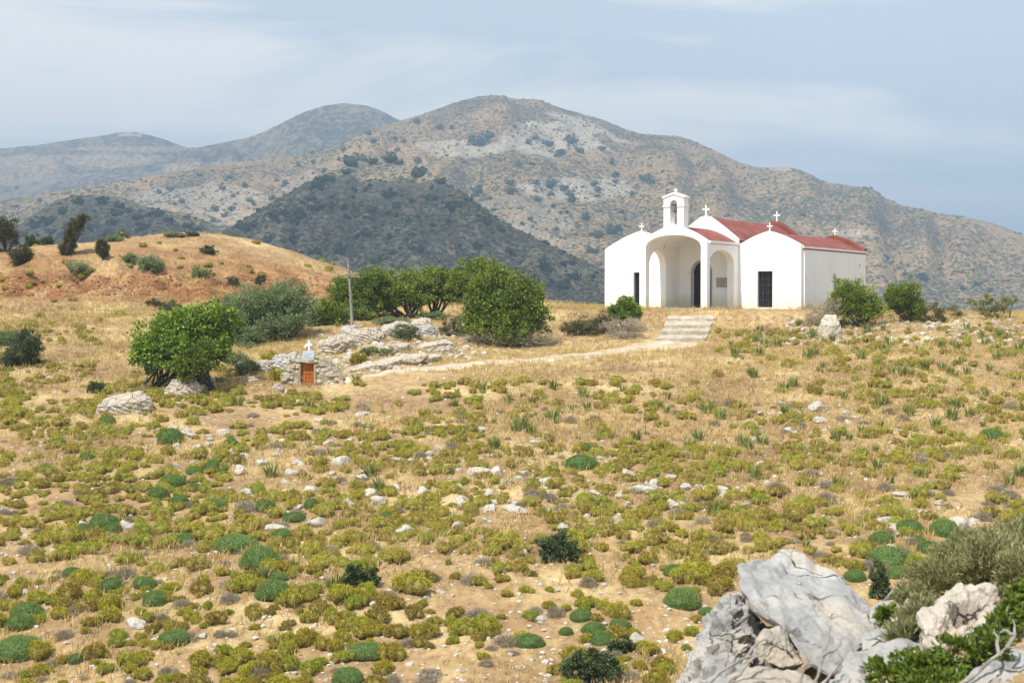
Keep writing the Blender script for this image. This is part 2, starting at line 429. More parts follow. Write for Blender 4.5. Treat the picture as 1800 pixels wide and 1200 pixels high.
def mat_rock(name, c0, c1, c2, warm, scale=1.0):
    m, t, b, N, Lk = new_mat(name)
    tcn = N('TexCoord')
    n = N('TexNoise'); n.inputs['Scale'].default_value = 2.2 * scale; n.inputs['Detail'].default_value = 10; n.inputs['Roughness'].default_value = .62; n.inputs['Distortion'].default_value = .4
    Lk(tcn.outputs['Object'], n.inputs['Vector'])
    r = ramp(t, [(.25, c0), (.5, c1), (.78, c2)]); Lk(n.outputs['Fac'], r.inputs['Fac'])
    nw = N('TexNoise'); nw.inputs['Scale'].default_value = 1.3 * scale; nw.inputs['Detail'].default_value = 4; Lk(tcn.outputs['Object'], nw.inputs['Vector'])
    rw = ramp(t, [(.5, (0, 0, 0)), (.68, (.75, .75, .75))]); Lk(nw.outputs['Fac'], rw.inputs['Fac'])
    mx1 = N('Mix'); mx1.data_type = 'RGBA'; mx1.inputs['B'].default_value = (*warm, 1)
    Lk(rw.outputs['Color'], mx1.inputs['Factor']); Lk(r.outputs['Color'], mx1.inputs['A'])
    # thin dark cracks
    v = N('TexVoronoi'); v.feature = 'DISTANCE_TO_EDGE'; v.inputs['Scale'].default_value = 1.7 * scale
    mpn = N('Mapping'); mpn.inputs['Rotation'].default_value = (.5, .4, .7); mpn.inputs['Scale'].default_value = (1, 2.6, .8)
    nd = N('TexNoise'); nd.inputs['Scale'].default_value = 3 * scale; nd.inputs['Detail'].default_value = 5; Lk(tcn.outputs['Object'], nd.inputs['Vector'])
    va = N('VectorMath'); va.operation = 'MULTIPLY_ADD'; va.inputs[1].default_value = (.35, .35, .35); Lk(nd.outputs['Color'], va.inputs[0]); Lk(tcn.outputs['Object'], va.inputs[2])
    Lk(va.outputs[0], mpn.inputs['Vector']); Lk(mpn.outputs[0], v.inputs['Vector'])
    rc = ramp(t, [(.0, (1, 1, 1)), (.022, (0, 0, 0))]); Lk(v.outputs['Distance'], rc.inputs['Fac'])
    ng = N('TexNoise'); ng.inputs['Scale'].default_value = 2.4 * scale; Lk(tcn.outputs['Object'], ng.inputs['Vector'])
    rg = ramp(t, [(.47, (0, 0, 0)), (.6, (1, 1, 1))]); Lk(ng.outputs['Fac'], rg.inputs['Fac'])
    mu = N('Math'); mu.operation = 'MULTIPLY'; Lk(rc.outputs['Color'], mu.inputs[0]); Lk(rg.outputs['Color'], mu.inputs[1])
    mx2 = N('Mix'); mx2.data_type = 'RGBA'; mx2.inputs['B'].default_value = (.10, .09, .08, 1)
    Lk(mu.outputs[0], mx2.inputs['Factor']); Lk(mx1.outputs['Result'], mx2.inputs['A'])
    Lk(mx2.outputs['Result'], b.inputs['Base Color'])
    b.inputs['Roughness'].default_value = .92; b.inputs['Specular IOR Level'].default_value = .15
    n4 = N('TexNoise'); n4.inputs['Scale'].default_value = 9 * scale; n4.inputs['Detail'].default_value = 12; n4.inputs['Roughness'].default_value = .72
    Lk(tcn.outputs['Object'], n4.inputs['Vector'])
    sb = N('Math'); sb.operation = 'SUBTRACT'; Lk(n4.outputs['Fac'], sb.inputs[0]); Lk(mu.outputs[0], sb.inputs[1])
    bp = N('Bump'); bp.inputs['Strength'].default_value = 1.0; bp.inputs['Distance'].default_value = .05 / scale
    Lk(sb.outputs[0], bp.inputs['Height']); Lk(bp.outputs[0], b.inputs['Normal'])
    return m
M['rock_grey'] = mat_rock('grey_limestone', (.25, .245, .235), (.43, .42, .40), (.60, .59, .565), (.54, .46, .35))
M['rock_pale'] = mat_rock('pale_crag', (.28, .245, .195), (.48, .425, .345), (.62, .56, .47), (.48, .38, .27))
M['rock_cream'] = mat_rock('cream_limestone', (.36, .31, .24), (.58, .52, .43), (.72, .67, .58), (.60, .50, .38))
M['rubble'] = mat_rock('rubble_masonry', (.20, .165, .12), (.38, .33, .24), (.52, .46, .36), (.36, .30, .14), 2.2)

def mat_ground():
    m, t, b, N, Lk = new_mat('dry_ground')
    tcn = N('TexCoord')
    n = N('TexNoise'); n.inputs['Scale'].default_value = .33; n.inputs['Detail'].default_value = 9; n.inputs['Roughness'].default_value = .6
    Lk(tcn.outputs['Object'], n.inputs['Vector'])
    r = ramp(t, [(.32, (.245, .16, .085)), (.45, (.33, .22, .112)), (.56, (.415, .295, .145)), (.70, (.54, .415, .215))]); Lk(n.outputs['Fac'], r.inputs['Fac'])
    nf = N('TexNoise'); nf.inputs['Scale'].default_value = 5; nf.inputs['Detail'].default_value = 8; nf.inputs['Roughness'].default_value = .7
    mpn = N('Mapping'); mpn.inputs['Scale'].default_value = (1, .55, 1); Lk(tcn.outputs['Object'], mpn.inputs['Vector']); Lk(mpn.outputs[0], nf.inputs['Vector'])
    rf = ramp(t, [(.3, (.55, .50, .45)), (.5, (1, 1, 1)), (.7, (1.35, 1.3, 1.2))]); Lk(nf.outputs['Fac'], rf.inputs['Fac'])
    mu = N('Mix'); mu.data_type = 'RGBA'; mu.blend_type = 'MULTIPLY'; mu.inputs['Factor'].default_value = 1
    # red earth
    a = N('Attribute'); a.attribute_name = 'red'
    nr = N('TexNoise'); nr.inputs['Scale'].default_value = .8; nr.inputs['Detail'].default_value = 8; Lk(tcn.outputs['Object'], nr.inputs['Vector'])
    rr = ramp(t, [(.3, (.14, .055, .025)), (.45, (.225, .105, .045)), (.58, (.30, .17, .075)), (.72, (.40, .26, .125))]); Lk(nr.outputs['Fac'], rr.inputs['Fac'])
    m1 = N('Mix'); m1.data_type = 'RGBA'; Lk(a.outputs['Fac'], m1.inputs['Factor']); Lk(r.outputs['Color'], m1.inputs['A']); Lk(rr.outputs['Color'], m1.inputs['B'])
    Lk(m1.outputs['Result'], mu.inputs['A']); Lk(rf.outputs['Color'], mu.inputs['B'])
    # tiny pale chips of stone
    v = N('TexVoronoi'); v.inputs['Scale'].default_value = 9; Lk(tcn.outputs['Object'], v.inputs['Vector'])
    sc_ = N('SeparateColor'); Lk(v.outputs['Color'], sc_.inputs[0])
    c1 = N('Math'); c1.operation = 'GREATER_THAN'; c1.inputs[1].default_value = .80; Lk(sc_.outputs[0], c1.inputs[0])
    c2 = N('Math'); c2.operation = 'LESS_THAN'; c2.inputs[1].default_value = .26; Lk(v.outputs['Distance'], c2.inputs[0])
    c3 = N('Math'); c3.operation = 'MULTIPLY'; Lk(c1.outputs[0], c3.inputs[0]); Lk(c2.outputs[0], c3.inputs[1])
    st = N('Attribute'); st.attribute_name = 'stony'
    c4 = N('Math'); c4.operation = 'MULTIPLY'; Lk(c3.outputs[0], c4.inputs[0]); Lk(st.outputs['Fac'], c4.inputs[1])
    m2 = N('Mix'); m2.data_type = 'RGBA'; m2.inputs['B'].default_value = (.60, .52, .42, 1)
    Lk(c4.outputs[0], m2.inputs['Factor']); Lk(mu.outputs['Result'], m2.inputs['A'])
    Lk(m2.outputs['Result'], b.inputs['Base Color'])
    b.inputs['Roughness'].default_value = .95; b.inputs['Specular IOR Level'].default_value = .1
    bp = N('Bump'); bp.inputs['Strength'].default_value = .8; bp.inputs['Distance'].default_value = .09
    Lk(nf.outputs['Fac'], bp.inputs['Height']); Lk(bp.outputs[0], b.inputs['Normal'])
    return m
M['ground'] = mat_ground()

def mat_hill(name, scrub, soil, pale, size, pale_amt=.0):
    """Rocky slope with low scrub: scrub clumps a few metres wide over bare soil and pale stone."""
    m, t, b, N, Lk = new_mat(name)
    tcn = N('TexCoord')
    n = N('TexNoise'); n.inputs['Scale'].default_value = 1 / size; n.inputs['Detail'].default_value = 4; n.inputs['Roughness'].default_value = .6
    Lk(tcn.outputs['Object'], n.inputs['Vector'])
    big = N('TexNoise'); big.inputs['Scale'].default_value = .012; big.inputs['Detail'].default_value = 5; Lk(tcn.outputs['Object'], big.inputs['Vector'])
    ma = N('Math'); ma.operation = 'MULTIPLY_ADD'; ma.inputs[1].default_value = .45; Lk(big.outputs['Fac'], ma.inputs[0]); Lk(n.outputs['Fac'], ma.inputs[2])
    r = ramp(t, [(.66, scrub), (.715, tuple(.6 * s + .4 * q for s, q in zip(scrub, soil))), (.77, soil), (.86, tuple(q * 1.2 for q in soil))]); Lk(ma.outputs[0], r.inputs['Fac'])
    a = N('Attribute'); a.attribute_name = 'bare'
    n2 = N('TexNoise'); n2.inputs['Scale'].default_value = 1.6 / size; n2.inputs['Detail'].default_value = 5; Lk(tcn.outputs['Object'], n2.inputs['Vector'])
    r2 = ramp(t, [(.42, tuple(c * .4 for c in pale)), (.55, pale)]); Lk(n2.outputs['Fac'], r2.inputs['Fac'])
    mx1 = N('Mix'); mx1.data_type = 'RGBA'; Lk(a.outputs['Fac'], mx1.inputs['Factor']); Lk(r.outputs['Color'], mx1.inputs['A']); Lk(r2.outputs['Color'], mx1.inputs['B'])
    Lk(mx1.outputs['Result'], b.inputs['Base Color'])
    b.inputs['Roughness'].default_value = .95; b.inputs['Specular IOR Level'].default_value = .05
    bp = N('Bump'); bp.inputs['Strength'].default_value = 1; bp.inputs['Distance'].default_value = size * .35; bp.invert = True
    Lk(n.outputs['Fac'], bp.inputs['Height']); Lk(bp.outputs[0], b.inputs['Normal'])
    return m

# ------------------------------------------------------------------ chapel frame (needed by the terrain)
PHI = R(30)
C_, S_ = math.cos(PHI), math.sin(PHI)
D_R = 79.0
CR = Vector(((1410 - 900) / F * D_R, D_R, 0))
kL = (1063 - 900) / F
CW = (CR.x - kL * CR.y) / (C_ + kL * S_)             # facade width
CL = CR + Vector((-CW * C_, CW * S_, 0))             # front left corner = local origin
kB = (1523 - 900) / F
CD = (kB * CR.y - CR.x) / (S_ - kB * C_)             # depth
def c2w(x, y): return CL.x + x * C_ + y * S_, CL.y - x * S_ + y * C_
def w2c(X, Y):
    dx, dy = X - CL.x, Y - CL.y
    return dx * C_ - dy * S_, dx * S_ + dy * C_
def zx(q, y=0.0):
    """local x on the plane at local depth y for a column of the enlarged chapel view"""
    k = (1020 + q * .3 - 900) / F
    return (k * (CL.y + y * C_) - CL.x - y * S_) / (C_ + k * S_)
def zz(q, x, y=0.0):
    X, Y = c2w(x, y)
    return CAM_Z + ray(900, 310 + q * .3)[1] * Y

# ------------------------------------------------------------------ terrain
CTRL = []
for px in (-500, 0, 200, 500, 700, 900, 1200, 1500, 1800, 2300):
    for d in (27, 33, 40, 48):
        zb = -.14 * (76 - d) - (.35 if px <= 200 else 0) * (48 - d) / 20
        X = (px - 900) / F * d
        CTRL.append((X, d, zb))
for px, py, d in [(0, 705, 53), (0, 650, 61), (0, 600, 69), (0, 523, 85), (0, 482, 88), (0, 440, 100),
                  (200, 700, 53.5), (200, 640, 62), (200, 560, 76), (200, 523, 85.5), (200, 482, 88.5), (200, 424, 101),
                  (350, 412, 102), (450, 424, 102), (350, 523, 86), (350, 490, 89), (550, 456, 102), (620, 476, 102), (700, 504, 100), (600, 525, 87),
                  (500, 681, 56.5), (500, 610, 66), (500, 545, 78), (700, 660, 58), (700, 598, 66), (700, 565, 73), (700, 520, 88), (800, 520, 98),
                  (900, 640, 61), (900, 605, 67), (900, 575, 74), (900, 548, 82), (960, 532, 93),
                  (1200, 605, 68), (1210, 556, 76), (1050, 620, 64), (1050, 575, 73),
                  (1500, 592, 68), (1500, 556, 76), (1750, 600, 66), (1750, 553, 76), (1800, 650, 57), (1300, 650, 59), (1600, 552, 80),
                  (-400, 520, 85), (-400, 700, 53), (-400, 430, 102), (2200, 600, 66), (2200, 553, 76)]:
    p = at(px, py, d)
    CTRL.append((p.x, p.y, p.z))
for px, d, z in [(900, 20, -5.3), (900, 10, -3.0), (100, 10, -3.6), (100, 20, -5.7), (1750, 11, -1.75), (1500, 11, -2.0), (1300, 10, -2.35),
                 (1250, 13, -3.3), (1500, 14, -2.75), (1800, 14, -1.75), (1800, 18, -3.2), (1500, 20, -5.0), (1200, 20, -5.2), (2100, 12, -1.4),
                 (100, 122, -2), (600, 122, -4), (1000, 115, -5), (1400, 112, -5), (1800, 105, -5), (-400, 122, -2), (2300, 105, -5), (-400, 20, -5.5), (2300, 22, -3.5)]:
    CTRL.append(((px - 900) / F * d, d, z))
CTRL += [(0, 0, -1.05), (-6, 1, -1.8), (6, 1, -.9), (0, -8, -.6), (-10, -8, -1), (10, -8, 0)]
CT = np.array(CTRL)

def _tps_fit(P, lam=.02):
    n = len(P)
    xy = P[:, :2] / 40.0
    d2 = ((xy[:, None] - xy[None]) ** 2).sum(-1)
    K = .5 * d2 * np.log(d2 + 1e-12) + lam * .01 * np.eye(n)
    Q = np.c_[np.ones(n), xy]
    A = np.block([[K, Q], [Q.T, np.zeros((3, 3))]])
    s = np.linalg.solve(A, np.r_[P[:, 2], 0, 0, 0])
    return xy, s[:n], s[n:]
_txy, _tw, _ta = _tps_fit(CT)

def tps(X, Y):
    q = np.stack([X.ravel(), Y.ravel()], 1) / 40.0
    r = _ta[0] + q @ _ta[1:]
    for i in range(len(_txy)):
        d2 = ((q - _txy[i]) ** 2).sum(1)
        r += _tw[i] * .5 * d2 * np.log(d2 + 1e-12)
    return r.reshape(X.shape)

def terrain(X, Y):
    Xc = np.clip(X, -52, 52); Yc = np.clip(Y, -10, 122)
    z = tps(Xc, Yc)
    out = np.hypot(X - Xc, Y - Yc)
    z = np.where(out > 0, z + (-38 - z) * sstep(0, 260, out), z)
    lx, ly = w2c(X, Y)
    # level forecourt under and around the chapel
    e = np.maximum(np.maximum(-1.0 - lx, lx - CW - 1.5), np.maximum(-6.6 - ly, ly - CD - 1.5))
    flat = 1 - sstep(0, 3.0, e)
    near = sstep(130, 100, np.hypot(X, Y - 50))
    bumps = .16 * fbm2(X * .35, Y * .35, 3, 3) + .10 * fbm2(X * 1.6, Y * 1.6, 3, 9)
    px, py = to_px(X, np.maximum(Y, 4), z)
    bank = sstep(84.5, 86, Y) * sstep(92, 89, Y) * sstep(900, 560, px)
    bumps = bumps + bank * 1.1 * fbm2(X * .9, Y * .9, 3, 21)
    z = z + bumps * near * (1 - flat)
    return z * (1 - flat) + (-.02) * flat

def axis(lo, a, b, hi, step):
    core = np.arange(a, b + 1e-6, step)
    g, left, s = [], [], step
    x = b
    while x < hi:
        s *= 1.22; x += s; g.append(x)
    x, s = a, step
    while x > lo:
        s *= 1.22; x -= s; left.append(x)
    return np.array(left[::-1] + list(core) + g)
GX = axis(-4200, -42, 42, 4200, .28)
GY = axis(-900, 4, 112, 5000, .28)
GXX, GYY = np.meshgrid(GX, GY)
GZ = terrain(GXX, GYY)

def gz(X, Y):
    X = np.asarray(X, float); Y = np.asarray(Y, float)
    i = np.clip(np.searchsorted(GX, X) - 1, 0, len(GX) - 2); j = np.clip(np.searchsorted(GY, Y) - 1, 0, len(GY) - 2)
    fx = (X - GX[i]) / (GX[i + 1] - GX[i]); fy = (Y - GY[j]) / (GY[j + 1] - GY[j])
    return (GZ[j, i] * (1 - fx) + GZ[j, i + 1] * fx) * (1 - fy) + (GZ[j + 1, i] * (1 - fx) + GZ[j + 1, i + 1] * fx) * fy

_DD = np.arange(6, 125, .06)
def hit(px, py, dmin=6):
    """where a sight line first meets the ground"""
    rx, rz = ray(px, py)
    d = _DD[_DD >= dmin]
    below = CAM_Z + rz * d < gz(rx * d, d)
    k = int(np.argmax(below)) if below.any() else -1
    dd = d[k] if k >= 0 else 100.0
    return Vector((rx * dd, dd, float(gz(rx * dd, dd))))

nx, ny = len(GX), len(GY)
idx = np.arange(nx * ny).reshape(ny, nx)
quads = np.stack([idx[:-1, :-1], idx[:-1, 1:], idx[1:, 1:], idx[1:, :-1]], -1).reshape(-1, 4)
gpx, gpy = to_px(GXX, np.maximum(GYY, 4), GZ)
red = sstep(83, 87.5, GYY + 2 * fbm2(GXX * .3, GYY * .3, 3, 5)) * sstep(-2, -9, GXX) * (.42 + .45 * sstep(91, 87, GYY) + .9 * fbm2(GXX * .25, GYY * .25, 3, 8))
red = np.clip(red + .75 * sstep(84.3, 85.2, GYY) * sstep(89.5, 87.5, GYY) * sstep(760, 480, gpx) * (.7 + fbm2(GXX * .5, GYY * .5, 3, 31)), 0, 1)
red = np.clip(red + .22 * sstep(740, 1000, gpy) * sstep(-.1, .3, fbm2(GXX * .2, GYY * .2, 3, 4)), 0, 1)
stony = np.clip(.45 + 1.2 * fbm2(GXX * .16, GYY * .16, 3, 14) + .3 * sstep(760, 900, gpy), .05, 1)
g_me = mesh_np('ground', np.stack([GXX, GYY, GZ], -1).reshape(-1, 3), quads, M['ground'], True, {'red': red.ravel(), 'stony': stony.ravel()})
link('ground', g_me, kind='structure')

# ------------------------------------------------------------------ mountains
def ridge(name, sky, near, crest, foot_z, mat, seed, amp, shape=.8, px_step=1.6, rows=170, bare=None, gully=90.0, back=.5):
    """A mountain side: skyline survey points (px, py) at distance `crest`, foot at distance `near`."""
    sx_, sy_ = np.array([p[0] for p in sky], float), np.array([p[1] for p in sky], float)
    u = np.arange(sx_[0], sx_[-1] + .1, px_step)
    # smooth interpolation of the skyline
    yy = np.interp(u, sx_, sy_)
    k = np.ones(9) / 9
    yy = np.convolve(np.pad(yy, 4, mode='edge'), k, 'valid')
    v = np.concatenate([np.linspace(0, 1, rows), 1 + np.linspace(.03, back, 14)])
    cd = crest if callable(crest) else (lambda q: np.full_like(q, crest))
    dcr = cd(u)
    U, Vv = np.meshgrid(u, v)
    dc = np.broadcast_to(dcr, U.shape)
    D = near + (dc - near) * Vv
    kx = (U - 900) / F
    zc = CAM_Z - np.broadcast_to((yy - 521) / F, U.shape) * dc
    t = np.clip(Vv, 0, 1)
    prof = t ** shape
    Z = foot_z + (zc - foot_z) * prof
    over = np.clip(Vv - 1, 0, None)
    Z = Z - over * (dc - near) * .75 * np.clip(over * 3, .15, 1)
    env = np.clip(t * 3, 0, 1) * (.04 + .96 * sstep(1.0, .80, Vv)) * np.where(Vv > 1, .3, 1)
    warp = 22 * fbm2(U / 160, Vv * 3, 3, seed + 5)
    gl = (np.sqrt(fbm2((U + warp) / gully, Vv * 1.3, 2, seed) ** 2 + .03) * 2 - .55)
    Xw, Yw = kx * D, D
    rough = fbm2(Xw / 45, Yw / 45, 5, seed + 40, .55)
    Z = Z + env * amp * .55 * gl + env * amp * .16 * rough + (t > .05) * amp * .012 * fbm2(Xw / 9, Yw / 9, 3, seed + 60)
    b = np.zeros_like(Z)
    px2, py2 = to_px(Xw, Yw, Z)
    if bare is not None:
        for (cx, cy, rx, ry, a) in bare:
            q = ((px2 - cx) / rx) ** 2 + ((py2 - cy) / ry) ** 2 + 1.3 * fbm2(Xw / 30, Yw / 30, 4, seed + 77)
            b = np.maximum(b, a * sstep(1.15, .5, q))
    nr, nc = U.shape
    ii = np.arange(nr * nc).reshape(nr, nc)
    q = np.stack([ii[:-1, :-1], ii[:-1, 1:], ii[1:, 1:], ii[1:, :-1]], -1).reshape(-1, 4)
    me = mesh_np(name, np.stack([Xw, Yw, Z], -1).reshape(-1, 3), q, mat, True, {'bare': b.ravel()})
    o = link(name, me, kind='structure')
    return Xw, Yw, Z, px2, py2

M['hill_main'] = mat_hill('hillside_main', (.062, .058, .032), (.275, .185, .092), (.48, .41, .32), 3.4)
M['hill_shade'] = mat_hill('hillside_near', (.065, .068, .042), (.235, .19, .125), (.46, .40, .32), 2.6)
M['hill_far'] = mat_hill('hillside_far', (.055, .052, .032), (.16, .125, .075), (.36, .26, .16), 9.0)

far_a = ridge('far_hill', [(-400, 300), (-150, 270), (0, 262), (60, 258), (130, 247), (190, 238), (215, 234), (240, 233), (270, 240), (330, 260), (400, 280), (520, 330), (640, 380)],
              1720, 2250, -30, M['hill_far'], 3, 60, .8, 2.4, 110, [(120, 285, 210, 14, .8), (60, 310, 90, 22, .6), (250, 262, 120, 5, .8)])
far_b = ridge('far_peak', [(200, 330), (300, 285), (345, 262), (400, 252), (450, 240), (500, 216), (540, 197), (575, 186), (610, 183), (640, 186), (670, 196), (700, 212), (760, 240), (900, 300)],
              1600, 2000, -30, M['hill_far'], 9, 60, .85, 2.2, 120, [(380, 293, 90, 9, .85), (340, 300, 60, 6, .7)])
main = ridge('mountain', [(-350, 420), (-100, 370), (60, 345), (200, 322), (330, 300), (430, 285), (520, 275), (580, 262), (640, 240), (700, 215), (740, 204), (800, 182), (840, 171), (870, 169), (905, 176), (945, 176),
                          (975, 188), (1010, 198), (1060, 212), (1100, 229), (1130, 238), (1190, 240), (1225, 252), (1260, 268), (1300, 286), (1330, 295), (1385, 293), (1430, 309), (1440, 319), (1500, 328), (1545, 345), (1580, 360),
                          (1640, 374), (1680, 379), (1740, 391), (1800, 413), (1950, 450), (2200, 500)],
             900, lambda q: 1300 + 350 * np.exp(-((q - 950) / 520.0) ** 2), -22, M['hill_main'], 21, 42, .82, 1.5, 240,
             [(985, 240, 95, 38, .85), (810, 262, 90, 14, .8), (1010, 330, 100, 24, .75), (340, 350, 130, 24, .5), (900, 390, 120, 60, .35), (950, 415, 70, 60, .5), (1385, 296, 40, 5, .6), (1500, 410, 30, 6, .7), (560, 330, 60, 30, .4), (420, 385, 60, 20, .5)])
foot = ridge('foothill', [(330, 470), (380, 415), (430, 386), (480, 356), (520, 332), (570, 308), (620, 290), (660, 281), (690, 282), (720, 290), (760, 308), (790, 326), (830, 352), (860, 374), (900, 398), (940, 418), (980, 437), (1020, 456), (1060, 474), (1120, 498), (1200, 520)],
             520, lambda q: 720 + 170 * np.exp(-((q - 670) / 130.0) ** 2), -14, M['hill_shade'], 33, 24, .9, 1.2, 190, [(690, 300, 90, 16, .1), (780, 440, 30, 14, .25), (700, 400, 60, 10, .2)], 60)
foot2 = ridge('low_ridge', [(-300, 400), (-100, 408), (20, 405), (60, 378), (100, 352), (160, 341), (215, 345), (250, 362), (300, 372), (360, 388), (400, 402), (450, 430), (520, 470)],
              560, 840, -14, M['hill_shade'], 47, 22, .9, 1.5, 150, None, 70)

# ------------------------------------------------------------------ chapel
chapel = thing('chapel', CL, 'whitewashed chapel with red vaulted roofs, arched porch and bell gable', 'chapel', rotz=-PHI)
xA = 0.0
x_lap, x_l2 = zx(350), zx(552)
x_nap, x_r0 = zx(727), zx(902)
x_rap = zx(1100)
ZE = zz(408, CW)                          # eave height of the wings
z_wing = zz(320, x_rap)
z_wl = zz(320, x_lap)
z_nave = zz(222, x_nap)
zv = zz(356, x_r0)                        # where the nave slope meets the wing

def curve_roof(xl, xr, xm, ze, zt, n=14, p=1.55, flat=.0):
    """cross-section of a vaulted gable: straight flanks rounding over at the crown"""
    pts = []
    for i in range(n + 1):
        s = -1 + 2 * i / n
        x = xm + (s * (xm - xl) if s < 0 else s * (xr - xm))
        a = abs(s)
        pts.append((x, zt - (zt - ze) * (a ** p * .55 + a * .45 - .0)))
    pts_ = []
    for x, z in pts:
        pts_.append((x, min(z, zt - flat)))
    return pts_
xr_in = 2 * x_rap - CW                    # hidden inner eaves of the wings
P_right = curve_roof(xr_in, CW, x_rap, ZE, z_wing, 16, 1.7)
P_left = curve_roof(0, 2 * x_lap, x_lap, ZE, z_wl, 16, 1.7)
nl, nr_ = 2 * x_nap - (x_r0 + .15), x_r0 + .15
P_nave = curve_roof(nl, nr_, x_nap, zv - .1, z_nave, 18, 1.25, .10)

def zat(P, x):
    xs = [p[0] for p in P]; zs = [p[1] for p in P]
    return float(np.interp(x, xs, zs, left=-9, right=-9))
def skyline(lift=0.0):
    xs = np.unique(np.round(np.concatenate([np.linspace(0, CW, 150), [p[0] for p in P_right + P_left + P_nave if 0 <= p[0] <= CW]]), 4))
    return [(float(x), max(zat(P_left, x), zat(P_nave, x), zat(P_right, x)) + lift) for x in xs]
top = skyline(.0)
facade_outer = [(0, -.25), (CW, -.25)] + top[::-1]
def arch(x0, x1, zs, zt, n=14, pw=2.0):
    xm, a = (x0 + x1) / 2, (x1 - x0) / 2
    return [(xm + a * math.cos(math.pi * i / n), zs + (zt - zs) * (max(math.sin(math.pi * i / n), 0)) ** (2.0 / pw)) for i in range(n + 1)]
dx0, dx1 = zx(656), zx(764)
d_top = zz(500, dx0)
door_hole = [(dx0, .02), (dx1, .02)] + arch(dx0, dx1, d_top - .6, d_top)
wr0, wr1, wrt, wrb = zx(1037), zx(1125), zz(555, zx(1080)), .06
wl0, wl1, wlt = zx(311), zx(397), zz(562, zx(350))
hole_r = [(wr0, wrb), (wr1, wrb), (wr1, wrt), (wr0, wrt)]
hole_l = [(wl0, wrb), (wl1, wrb), (wl1, wlt), (wl0, wlt)]
bm = bmesh.new()
prism(bm, facade_outer, [door_hole, hole_r, hole_l], 0, .4, XZ)
part('facade', bm, M['white'], chapel)
bm = bmesh.new()
back_top = [(x, z + .16) for x, z in top]
prism(bm, [(0, -.25), (CW, -.25)] + back_top[::-1], [], CD - .35, CD, XZ)
part('back_wall', bm, M['white'], chapel)
# side walls (the right one has the narrow slit seen above the bush)
def slit_y(q):
    k = (1020 + q * .3 - 900) / F
    X0, Y0 = c2w(CW, 0)
    return (k * Y0 - X0) / (S_ - k * C_)
sy0, sy1 = slit_y(1482), slit_y(1499)
bm = bmesh.new()
prism(bm, [(.4, -.25), (CD - .35, -.25), (CD - .35, ZE - .03), (.4, ZE - .03)], [[(sy0, .9), (sy1, .9), (sy1, zz(570, CW, sy0)), (sy0, zz(570, CW, sy0))]], CW - .38, CW - .003, YZ)
part('side_wall', bm, M['white'], chapel)
bm = bmesh.new(); bx(bm, .003, .38, .4, CD - .35, -.25, ZE - .03)
part('side_wall', bm, M['white'], chapel)
bm = bmesh.new(); bx(bm, CW - .04, CW + .05, .1, CD - .05, ZE - .10, ZE + .0)
part('eave_moulding', bm, M['white'], chapel)
bm = bmesh.new(); bx(bm, CW - .30, CW - .22, sy0 - .03, sy1 + .03, .85, zz(570, CW, sy0) + .05)
part('slit_window', bm, M['interior_dark'], chapel)  # dark sheet closing the slit, toned like the unlit inside

def roof(P, y0, y1, lift, th, clip=None):
    pts = [(x, z + lift) for x, z in P]
    low = [(x, z + lift - th) for x, z in P]
    bm_ = bmesh.new(); prism(bm_, pts + low[::-1], [], y0, y1, XZ)
    return bm_
r_ = part('nave_roof', roof(P_nave, .32, CD - .1, -.05, .12), M['red_roof'], chapel, False)
part('wing_roof', roof(P_right, .32, CD - .1, -.06, .12), M['red_roof'], chapel)
part('wing_roof', roof(P_left, .32, CD - .1, -.06, .12), M['red_roof'], chapel)
# red copings over the back gables
part('gable_coping', roof(P_nave, CD - .6, CD + .03, .22, .24), M['red_roof'], chapel)
part('gable_coping', roof(P_right, CD - .6, CD + .03, .18, .22), M['red_roof'], chapel)

def cross(x, y, z, h, w=None, base=True):
    w = w or h * .58
    t = h * .058
    bm_ = bmesh.new()
    bx(bm_, x - t, x + t, y - t, y + t, z - .1, z + h)
    zc_ = z + h * .66
    bx(bm_, x - w / 2, x - t - .001, y - t, y + t, zc_ - t, zc_ + t)
    bx(bm_, x + t + .001, x + w / 2, y - t, y + t, zc_ - t, zc_ + t)
    for cx_, cz_ in ((x - w / 2, zc_), (x + w / 2, zc_), (x, z + h)):          # flared ends
        bx(bm_, cx_ - t * 1.4, cx_ + t * 1.4, y - t * 1.2, y + t * 1.2, cz_ - t * 1.4, cz_ + t * 1.4)
    if base: bx(bm_, x - t * 2.2, x + t * 2.2, y - t * 2.2, y + t * 2.2, z - .12, z + .03)
    return part('roof_cross', bm_, M['white'], chapel)
cross(x_lap, .2, z_wl, .40)
cross(x_nap, .2, z_nave - .08, .54)
cross(x_rap, .2, z_wing, .41)
cross(x_nap, CD - .2, z_nave + .12, .56)
cross(x_rap, CD - .2, z_wing + .14, .44)

# doors and windows
door = link('door', None, chapel)
bm = bmesh.new(); prism(bm, [(dx0 + .02, .03), (dx1 - .02, .03)] + arch(dx0 + .02, dx1 - .02, d_top - .62, d_top - .03), [], .22, .28, XZ)
part('door_leaf', bm, M['dark_wood'], door)
bm = bmesh.new(); bx(bm, (dx0 + dx1) / 2 - .02, (dx0 + dx1) / 2 + .02, .19, .218, .05, d_top - .1)
for zb_ in (.3, 1.15): 
    for xa_, xb_ in ((dx0 + .12, (dx0 + dx1) / 2 - .1), ((dx0 + dx1) / 2 + .1, dx1 - .12)): bx(bm, xa_, xb_, .20, .218, zb_, zb_ + .65)
part('panel', bm, M['dark_wood'], door)
bm = bmesh.new()
oa = [(dx0 - .08, 0.02)] + [p for p in arch(dx1 + .08, dx0 - .08, d_top - .6, d_top + .08)] + [(dx1 + .08, 0.02), (dx1, .02)] + arch(dx0, dx1, d_top - .6, d_top) + [(dx0, .02)]
prism(bm, oa, [], -.03, -.001, XZ)
part('door_frame', bm, M['grey_marble'], door)
